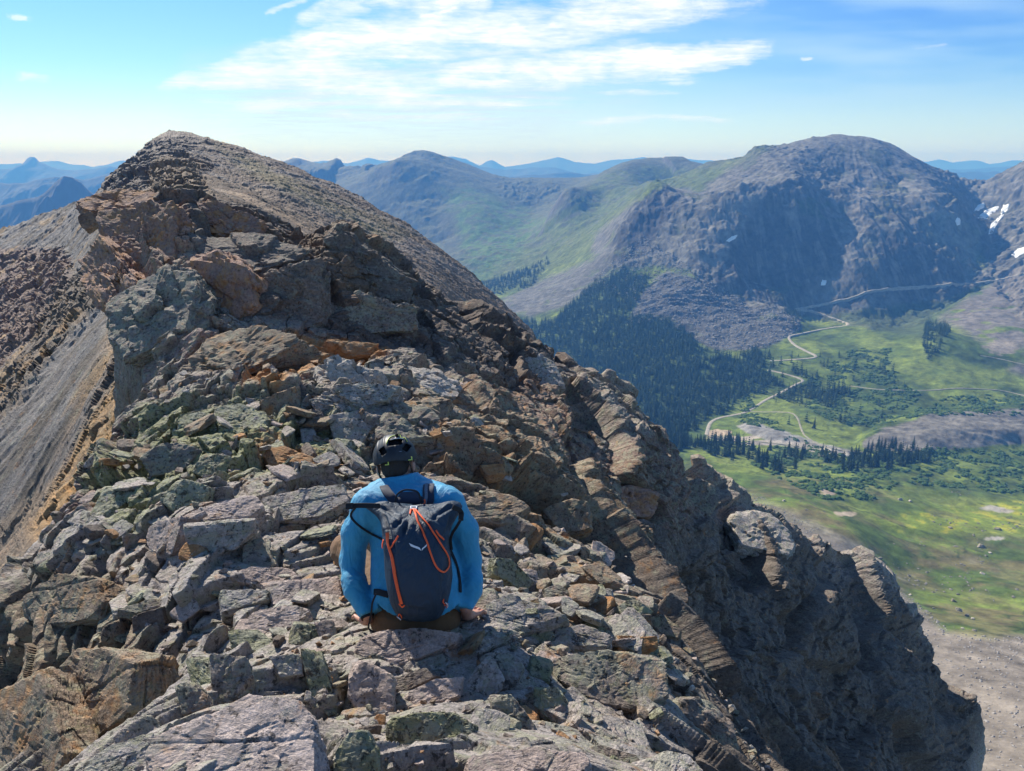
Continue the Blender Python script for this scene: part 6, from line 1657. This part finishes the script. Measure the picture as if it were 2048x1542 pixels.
    for pts in ([(797,1230),(804,1236)], [(888,1204),(902,1218)]):
        p, nn = on(pts, 0.010, 8, fb=3.05); pyobj('toggle', *ribbon(p, nn, 0.004, 0.004), M_WHITE, root)
    # printed wing mark and the small vertical lettering
    def decal(poly, name='logo'):
        poly = np.array(poly, float); c = poly.mean(0); Vd = []; 
        for a, b in np.r_[[c], poly]:
            r = ray_on(bt, a, b, 0.0022, 3.2); Vd.append(r[0])
        n = len(poly); return np.array(Vd), [(0, 1 + i, 1 + (i + 1) % n) for i in range(n)]
    def densify(poly, k=4):
        out_ = []
        for i in range(len(poly)):
            a, b = np.array(poly[i], float), np.array(poly[(i + 1) % len(poly)], float)
            out_ += [a + (b - a) * j / k for j in range(k)]
        return out_
    LV, LF = [], []
    for poly in ([(818,1086),(824,1089),(830,1091.5),(828,1095),(822,1092.5)], [(829.6,1091.3),(837,1094),(840,1096),(842.4,1101.5),(836,1098),(827.6,1094.9)], [(843.2,1101.8),(844,1097),(847.5,1094),(849.5,1095.5),(846.5,1098)], [(847.3,1094.2),(854.8,1087),(853.2,1092.5),(849.3,1095.7)]):
        v, f = decal(densify(poly, 3)); LF += [[i + sum(map(len, LV)) for i in q_] for q_ in f]; LV.append(v)
    pyobj('logo', np.concatenate(LV), LF, M_WHITE, root)
    LV, LF = [], []; rng = np.random.RandomState(4)
    for k in range(9):
        yy = 1197 - k * 2.9; xx = 879.5 + k * 0.72
        for s0 in range(2):
            a = np.array((xx + rng.uniform(-0.3, 0.3), yy + s0 * 1.1)); w_, h_ = (1.7, 0.34) if s0 == 0 else (0.36, 1.5)
            v, f = decal([a + (-w_ / 2, -h_ / 2), a + (w_ / 2, -h_ / 2), a + (w_ / 2, h_ / 2), a + (-w_ / 2, h_ / 2)]); LF += [[i + sum(map(len, LV)) for i in q_] for q_ in f]; LV.append(v)
    pyobj('lettering', np.concatenate(LV), LF, M_GREY, root)
    return root
pack = build_pack()
tick('pack')

# ------------------------------------------------------------------ things in the valley
def road(name, pts, width, mat, off=0.5, n=None):
    q = smooth_path(pts, n or len(pts) * 14); hp, ok = VG.hit(q[:, 0], q[:, 1])
    p = hp[ok]
    for _ in range(4): p[1:-1, :2] = 0.25 * p[:-2, :2] + 0.5 * p[1:-1, :2] + 0.25 * p[2:, :2]
    d = np.gradient(p[:, :2], axis=0); d /= np.linalg.norm(d, axis=1)[:, None] + 1e-9; s = np.c_[-d[:, 1], d[:, 0]]
    w = width / 2; cols = (-w - 1.5, -w, -w * 0.33, w * 0.33, w, w + 1.5); V = []
    zc = np.maximum(VG(p[:, 0], p[:, 1]), np.maximum(VG(p[:, 0] + s[:, 0] * w, p[:, 1] + s[:, 1] * w), VG(p[:, 0] - s[:, 0] * w, p[:, 1] - s[:, 1] * w)))
    for _ in range(3): zc[1:-1] = np.maximum(zc[1:-1], 0.25 * zc[:-2] + 0.5 * zc[1:-1] + 0.25 * zc[2:])
    for c in cols:
        x, y = p[:, 0] + s[:, 0] * c, p[:, 1] + s[:, 1] * c
        z = VG(x, y) - 1.5 if abs(c) > w else zc + off
        V.append(np.c_[x, y, z])
    V = np.stack(V, 1).reshape(-1, 3)
    o = mesh_from(name, V, grid_faces(len(p), len(cols)), mat, True); tag(o, kind='structure'); return o
M_DIRT = simple_mat('pale_dirt', (0.33, 0.30, 0.26), 0.95, 0.1, 0.25, 0.15)
M_TRAIL = simple_mat('dusty_trail', (0.27, 0.25, 0.20), 0.95, 0.1, 0.25, 0.15)
road('dirt_road', [(2075,545),(2040,549),(1985,562),(1900,570),(1800,577),(1740,583),(1705,596),(1650,608),(1605,617),(1588,619)], 7.0, M_DIRT)
road('dirt_road', [(1590,619),(1620,622),(1660,634),(1697,649),(1660,656),(1600,668),(1578,675),(1590,690),(1610,701),(1632,714),(1590,719),(1540,722)], 7.0, M_DIRT)
road('dirt_road', [(1535,740),(1570,748),(1605,760),(1590,770),(1560,786),(1530,801),(1500,820),(1480,828),(1440,836),(1422,845),(1416,858),(1413,870)], 6.5, M_DIRT)
road('track', [(1495,823),(1530,824),(1560,824),(1585,827),(1596,838),(1603,858),(1612,873),(1645,892),(1690,902),(1730,906)], 3.2, M_TRAIL)
road('track', [(1700,772),(1760,779),(1850,781),(1920,777),(2000,781),(2048,791),(2120,802)], 3.6, M_TRAIL)
road('track', [(1960,711),(2000,718),(2048,729),(2100,740)], 3.0, M_TRAIL)
road('track', [(1425,872),(1480,880),(1540,886),(1600,893),(1660,903)], 6.0, M_TRAIL)

M_SNOW = simple_mat('old_snow', (0.78, 0.80, 0.84), 0.7, 0.3, 0.06, 0.2)
SNOW = [([(1950,420),(1956,411),(1967,407),(1966,414),(1957,420)], 'small oval snow patch, upper left of the corrie patches'),
 ([(1960,433),(1972,421),(1993,414),(1992,420),(1974,434)], 'largest slanting snow patch in the corrie'),
 ([(2002,425),(2007,412),(2017,411),(2013,420),(2004,427)], 'upright snow patch at the right of the corrie group'),
 ([(1979,465),(1984,448),(1998,435),(2006,432),(1994,447),(1986,462)], 'long thin snow strip below the upright snow patch'),
 ([(1911,442),(1915,436),(1920,440),(1919,449),(1914,447)], 'lone snow patch on the green slope of the corrie'),
 ([(2026,508),(2036,499),(2052,495),(2050,504),(2034,512)], 'snow patch below the corrie near the picture edge'),
 ([(1454,481),(1463,474),(1473,471),(1469,477),(1460,482)], 'little snow patch on the long scree apron west of the peak'),
 ([(1642,569),(1645,561),(1652,562),(1650,569)], 'tiny snow patch at the foot of the main face')]
for poly, lab in SNOW:
    pc_ = np.array(poly, float).mean(0); poly = [tuple(pc_ + (np.array(v) - pc_) * 1.3) for v in poly]
    dp = []
    for i in range(len(poly)):
        a, b = np.array(poly[i], float), np.array(poly[(i + 1) % len(poly)], float)
        dp += [a + (b - a) * j / 4 + np.random.RandomState(i * 9 + j).normal(size=2) * 0.5 for j in range(4)]
    dp = np.array(dp); c = dp.mean(0); rings = [c + (dp - c) * f for f in (0.02, 0.35, 0.7, 0.95, 1.05)]
    q = np.concatenate(rings); hp, ok = VG.hit(q[:, 0], q[:, 1]); n = len(dp)
    h = np.repeat([2.4, 2.2, 1.8, 1.2, -1.0], n); hp[:, 2] += h
    F = [(k * n + j, k * n + (j + 1) % n, (k + 1) * n + (j + 1) % n, (k + 1) * n + j) for k in range(4) for j in range(n)]
    if ok.all():
        o = mesh_from('snow_patch', hp, F, M_SNOW, True); tag(o, lab, 'snow patch')

# --- conifers
def tree_mat(name, col):
    m, T, b = new_mat(name)
    pos = T.node('ShaderNodeNewGeometry').outputs['Position']
    rnd = T.node('ShaderNodeObjectInfo').outputs['Random']
    n = T.noise(pos, 0.6, 3, 0.6); f = T.rng(T.m('ADD', T.m('MULTIPLY', n, 0.7), T.m('MULTIPLY', rnd, 0.3)), 0.3, 0.8, 0.6, 1.5)
    T.put(b.inputs['Base Color'], T.mix(1.0, col, T.xyz(f, f, T.m('MULTIPLY', f, 0.9)), 'MULTIPLY'))
    T.put(b.inputs['Roughness'], 0.9); T.put(b.inputs['Specular IOR Level'], 0.15); return m
M_NEEDLE = tree_mat('conifer_needles', (0.028, 0.048, 0.022)); M_BARK = simple_mat('bark', (0.10, 0.075, 0.055), 0.95, 0.1, 0.3, 2.0)
def conifer_mesh(seed, tiers=9, seg=9, full=True):
    """unit height crown of drooping ragged boughs; returns V, F"""
    rng = np.random.RandomState(seed); V, F = [], []
    lean = rng.normal(size=2) * 0.012
    for t in range(tiers):
        f = t / (tiers - 1); z0 = 0.06 + 0.90 * f ** 0.95; rad = (0.19 * (1 - f) ** 0.85 + 0.012) * rng.uniform(0.82, 1.15)
        zt = z0 + 0.14 * (1 - 0.5 * f); base = len(V); V.append((lean[0] * f, lean[1] * f, min(zt, 1.0)))
        ph = rng.uniform(0, 6.28)
        for k in range(seg * 2):
            a = ph + k / (seg * 2) * 6.283; rr = rad * (rng.uniform(0.8, 1.25) if k % 2 == 0 else rng.uniform(0.35, 0.6))
            dz = -0.02 if k % 2 == 0 else 0.015
            V.append((lean[0] * f + math.cos(a) * rr, lean[1] * f + math.sin(a) * rr, z0 + dz * rng.uniform(0.5, 1.6)))
        for k in range(seg * 2): F.append((base, base + 1 + k, base + 1 + (k + 1) % (seg * 2)))
    return np.array(V), np.array(F)
def trunk_mesh(r=0.016, top=0.9):
    V, F = [], []; n = 6; H_ = [(0, 1.4), (0.05, 1.0), (0.5, 0.6), (top, 0.15)]
    for z, k in H_:
        for j in range(n): V.append((math.cos(j / n * 6.283) * r * k, math.sin(j / n * 6.283) * r * k, z))
    for i in range(len(H_) - 1):
        for j in range(n): F.append((i * n + j, i * n + (j + 1) % n, (i + 1) * n + (j + 1) % n, (i + 1) * n + j))
    return np.array(V), np.array(F)

FOREST = [  # (polygon in picture pixels, spacing density trees/hectare)
 (PG['forest'], 150), ([(1050,640),(1100,655),(1180,700),(1100,720)], 120),
 ([(1020,520),(1090,505),(1100,530),(1060,575),(1000,590),(950,585),(970,550)], 60),
 ([(1480,700),(1530,690),(1545,725),(1545,770),(1520,800),(1490,790),(1470,740)], 150),
 ([(1530,770),(1560,765),(1640,770),(1680,790),(1670,815),(1600,810),(1560,800)], 100), ([(1560,790),(1600,775),(1690,765),(1700,790),(1620,805)], 110),
 ([(1570,690+40),(1605,738),(1640,752),(1630,762),(1590,750)], 80),
 ([(1360,880),(1430,872),(1560,905),(1600,925),(1560,950),(1480,925),(1400,905)], 70),
 ([(1540,905),(1600,895),(1620,930),(1580,945)], 100),
 ([(1690,925),(1720,900),(1760,895),(1850,895),(1870,905),(1860,925),(1800,935),(1740,950),(1700,945)], 110),
 ([(1850,650),(1885,640),(1900,665),(1880,700),(1855,720),(1845,690)], 120), ([(1625,655-30),(1560,625),(1600,640),(1600,660),(1565,655)], 80),
 ([(1640,905),(1700,915),(1690,945),(1640,925)], 40), ([(1500,930),(1700,960),(1900,960),(1640,1000)], 5), ([(1500,720),(1740,700),(1850,800),(1700,870),(1560,850)], 7)]
TREE_AT = {0: 'at the near edge of the big forest', 1: 'at the near edge of the big forest', 3: 'in the stand beside the road hairpins', 4: 'beside the road in the valley middle', 5: 'beside the road in the valley middle',
 6: 'near the upper road bend', 7: 'in the loose row below the pale spoil bank', 8: 'in the loose row below the pale spoil bank', 9: 'in the dark stand before the grey rubble mound', 10: 'on the hillock under the scree slope', 12: 'in the loose row below the pale spoil bank', 13: 'standing alone in the willow brush'}
def grow():
    rng = np.random.RandomState(77); pts = []
    X = rng.uniform(-700, 1500, 330000); Yc = rng.uniform(1050, 3600, 330000); dens_all = 330000 / (2200 * 2550) * 1e4
    Z = VG(X, Yc); px, py = proj(X, Yc, Z)
    cl = fbm(X / 45, Yc / 45, None, 3, 501); q = rng.rand(len(X)); keep = np.zeros(len(X), bool)
    reg = np.zeros(len(X), int)
    for fi, (poly, dn) in enumerate(FOREST):
        sd = poly_sd(px, py, poly); reg[sd > 0] = fi; gap = sstep(-0.30, 0.0, cl + sd * 0.010)
        keep |= (sd > 0) & (q < dn / dens_all * gap)
    # leave the roads open: thin a band round each traced road
    for o in [o for o in COL.objects if o.name.startswith(('dirt_road', 'track'))]:
        v = np.array([x.co[:2] for x in o.data.vertices])[::6]
        k = np.where(keep)[0]
        if len(k):
            d = np.sqrt(((np.c_[X[k], Yc[k]][:, None] - v[None]) ** 2).sum(-1)).min(1); keep[k[d < 13]] = False
    reg = reg[keep]; X, Yc, Z = X[keep], Yc[keep], Z[keep]; px, py = px[keep], py[keep]
    h = rng.uniform(15, 28, len(X)) * np.where(rng.rand(len(X)) < 0.2, 0.6, 1.0)
    # which can be seen: not behind the near ridge
    rr = np.hypot(X, Yc); size = h / rr
    seen = (px > 1040) & (px < 2040)
    order = np.argsort(-size * seen)
    big = order[:300]; rest = order[300:]
    cr = [conifer_mesh(900 + k) for k in range(6)]; tv, tf = trunk_mesh()
    protos = []
    G = 'conifers in the valley'; LBL = 'dark green narrow conifer among the nearest trees on the valley floor'
    for k in range(6):
        r = bpy.data.objects.new('conifer', None); COL.objects.link(r)
        c = mesh_from('crown', cr[k][0], cr[k][1], M_NEEDLE, False); c.parent = r
        t = mesh_from('trunk', tv, tf, M_BARK, True); t.parent = r
        protos.append((r, c, t))
    for n_, i in enumerate(big):
        if n_ < 6: r = protos[n_][0]
        else:
            src = protos[n_ % 6]; r = src[0].copy(); COL.objects.link(r)
            for ch in src[1:]:
                d = ch.copy(); COL.objects.link(d); d.parent = r
        r.location = (X[i], Yc[i], Z[i] - 0.4); r.scale = (h[i] * rng.uniform(0.85, 1.15),) * 2 + (h[i],); r.rotation_euler = (0, 0, rng.uniform(0, 6.28))
        w_ = TREE_AT.get(int(reg[i]), 'scattered over the meadows between the denser stands')
        tag(r, ('tall' if h[i] > 22 else 'mid-sized' if h[i] > 15 else 'young') + ' dark conifer ' + w_, 'tree', ('tall' if h[i] > 22 else 'mid-sized' if h[i] > 15 else 'young') + ' conifers ' + w_)
    lo = [conifer_mesh(950 + k, 6, 5) for k in range(5)]
    VV, FF, off = [], [], 0
    for i in rest:
        v, f = lo[i % 5]; a = rng.uniform(0, 6.28); ca, sa = math.cos(a), math.sin(a); s = h[i]
        VV.append(np.c_[(v[:, 0] * ca - v[:, 1] * sa) * s * 1.15 + X[i], (v[:, 0] * sa + v[:, 1] * ca) * s * 1.15 + Yc[i], v[:, 2] * s + Z[i] - 0.5]); FF.append(f + off); off += len(v)
    o = mesh_from('forest', np.concatenate(VV), np.concatenate(FF), M_NEEDLE, False); tag(o, kind='stuff')
    return len(rest)
nt = grow(); tick('trees %d' % nt)

# --- low willow brush, stones on the slopes
def scatter_mass(name, polys, n, s0, s1, mat, protos, zf=0.0, xr=(-200, 1500), yr=(260, 2600), thr=None, seed=1, flat=1.0, cap=12000):
    rng = np.random.RandomState(seed); X = rng.uniform(*xr, n); Yc = rng.uniform(*yr, n); Z = VG(X, Yc); px, py = proj(X, Yc, Z)
    keep = np.zeros(n, bool)
    for p in polys: keep |= poly_sd(px, py, p) > 0
    if thr: keep &= fbm(X / thr[0], Yc / thr[0], None, 5, thr[1], 0.65) > thr[2]
    X, Yc, Z = X[keep][:cap], Yc[keep][:cap], Z[keep][:cap]; VV, FF, off = [], [], 0
    for i in range(len(X)):
        v, f = protos[i % len(protos)]; s = s0 + (s1 - s0) * rng.rand() ** 3; a = rng.uniform(0, 6.28); ca, sa = math.cos(a), math.sin(a)
        VV.append(np.c_[(v[:, 0] * ca - v[:, 1] * sa) * s + X[i], (v[:, 0] * sa + v[:, 1] * ca) * s + Yc[i], v[:, 2] * s * flat + Z[i] + zf * s]); FF.append(f + off); off += len(v)
    o = mesh_from(name, np.concatenate(VV), np.concatenate(FF), mat, False); tag(o, kind='stuff'); return len(X)
def lump(seed, sub=1, sq=(1, 0.8, 0.6), jag=0.25):
    rng = np.random.RandomState(seed); bm = bmesh.new(); bmesh.ops.create_icosphere(bm, subdivisions=sub, radius=1.0)
    V = np.array([v.co[:] for v in bm.verts]); F = np.array([[v.index for v in f.verts] for f in bm.faces]); bm.free()
    return V * rng.uniform(1 - jag, 1 + jag, (len(V), 1)) * np.array(sq), F
M_BRUSH = tree_mat('willow_leaves', (0.045, 0.082, 0.028))
nb_ = scatter_mass('shrubbery', [PG['brush'], PG['brush2'], [(1480,780),(1560,850),(1600,870),(1480,845)], [(1760,850),(1900,790),(2060,790),(2060,830),(1850,830)]], 150000, 1.6, 5.5, M_BRUSH, [lump(k, 2, (1, 0.9, 0.62), 0.22) for k in range(5)], 0.05, (300, 1500), (850, 2000), (22, 121, 0.07), 3, 1.0, 9000)
M_STONE = simple_mat('slope_stone', (0.27, 0.25, 0.235), 0.9, 0.2, 0.35, 0.4, 0.5, 2.0, 0.1)
ns_ = scatter_mass('scree', [PG['nearscree'], [(1340,885),(1460,920),(1520,990),(1640,1060),(1500,1100)]], 60000, 0.25, 1.5, M_STONE, [lump(k + 20, 1, (1, 0.75, 0.5), 0.35) for k in range(6)], 0.1, (60, 600), (230, 900), None, 5, 1.0, 9000)
M_STONE2 = simple_mat('meadow_stone', (0.17, 0.16, 0.145), 0.9, 0.2, 0.35, 0.4)
ns2 = scatter_mass('meadow_pebbles', [[(1700,1130),(1650,1060),(1750,1060),(2060,1010),(2060,1270),(1990,1275),(1880,1250)], [(1500,960),(1700,1050),(1900,980),(2060,990),(2060,1060),(1740,1060)]], 30000, 0.4, 2.6, M_STONE2, [lump(k + 40, 1, (1, 0.75, 0.45), 0.3) for k in range(6)], 0.05, (150, 1100), (400, 1300), (60, 151, 0.12), 7, 1.0, 450)
ns3 = scatter_mass('talus', [PG['rockglacier'], [(1180,560),(1290,470),(1420,560),(1300,620)]], 60000, 0.8, 5.0, M_STONE, [lump(k + 60, 1, (1, 0.75, 0.6), 0.35) for k in range(6)], 0.1, (100, 1300), (1300, 3000), None, 9, 1.0, 9000)
print('mass', nb_, ns_, ns2, ns3)

# --- boulders one can tell apart on the grass
MB = [(1918,1222,15,'tallest grey boulder of the cluster in the lower meadow'),(1932,1232,9,'squat boulder touching the tallest one in the lower meadow'),(1906,1203,11,'dark flat boulder behind the tallest one in the lower meadow'),
 (1946,1238,7,'small boulder in front of the lower meadow cluster'),(1867,1218,6,'pale stone a little left of the lower meadow cluster'),(1961,1094,13,'broad dark boulder alone in the upper meadow'),(1980,1106,7,'pale flat stone next to the broad dark upper boulder'),
 (1997,1060,12,'long low boulder beside the bare pale patch'),(1760,1117,9,'grey boulder near the left edge of the meadow'),(1787,1150,7,'dark stone below the boulder at the left edge of the meadow'),(1965,1148,9,'low pale slab in the middle of the meadow'),
 (1948,1262,8,'dark stone at the edge of the pale scree'),(1925,1258,6,'stone left of the one at the scree edge'),(1568,1002,8,'brown boulder on the dry spur'),(1612,1020,6,'small boulder lower on the dry spur'),(1800,1000,9,'grey boulder beside the willow brush'),(1820,1003,7,'second grey boulder beside the willow brush'),(1900,1056,7,'stone at the edge of the yellow flowers'),(2035,1180,7,'stone near the picture edge in the lower meadow'),(1820,1190,6,'lone stone low on the left of the lower meadow')]
for k, (px_, py_, w_, lab) in enumerate(MB):
    hp, ok = VG.hit([px_], [py_]); p = hp[0]; s = w_ * np.linalg.norm(p) / F_PX / 2 * 1.25
    rng = np.random.RandomState(k); q = rng.normal(size=(11, 3)); q /= np.linalg.norm(q, axis=1)[:, None]; q *= np.array((1.0, 0.8, 0.6)) * s
    V, F, c = rock_from_points(q, 700 + k, 4, (0.2, 0, 1)); o = rock_object('boulder', V, F, p + (0, 0, s * 0.15), 'gmmggmwmgmwmggmggmgg'[k], 700 + k, ROCK_MID); tag(o, lab, 'rock', 'boulders on the valley grass')
tick('valley things')

# ------------------------------------------------------------------ haze
def build_haze():
    x0, x1, y0, y1, z0, z1 = -30000, 30000, -4000, 26500, -962, 340
    v = [(x, y, z) for z in (z0, z1) for y in (y0, y1) for x in (x0, x1)]
    me = bpy.data.meshes.new('haze')
    me.from_pydata(v, [], [(0, 2, 3, 1), (4, 5, 7, 6), (0, 1, 5, 4), (2, 6, 7, 3), (0, 4, 6, 2), (1, 3, 7, 5)])
    o = bpy.data.objects.new('haze', me); COL.objects.link(o); tag(o, kind='stuff')
    m = bpy.data.materials.new('haze_air'); m.use_nodes = True; T = NT(m.node_tree); T.n.clear()
    out = T.node('ShaderNodeOutputMaterial'); pv = T.node('ShaderNodeVolumePrincipled')
    pv.inputs['Color'].default_value = (0.13, 0.40, 1.0, 1)
    pv.inputs['Absorption Color'].default_value = (0.62, 0.70, 1, 1)
    pv.inputs['Density'].default_value = HAZE_D; pv.inputs['Anisotropy'].default_value = 0.0
    T.l.new(pv.outputs[0], out.inputs['Volume']); me.materials.append(m)
    m.cycles.homogeneous_volume = True
HAZE_D = 0.000115
build_haze()
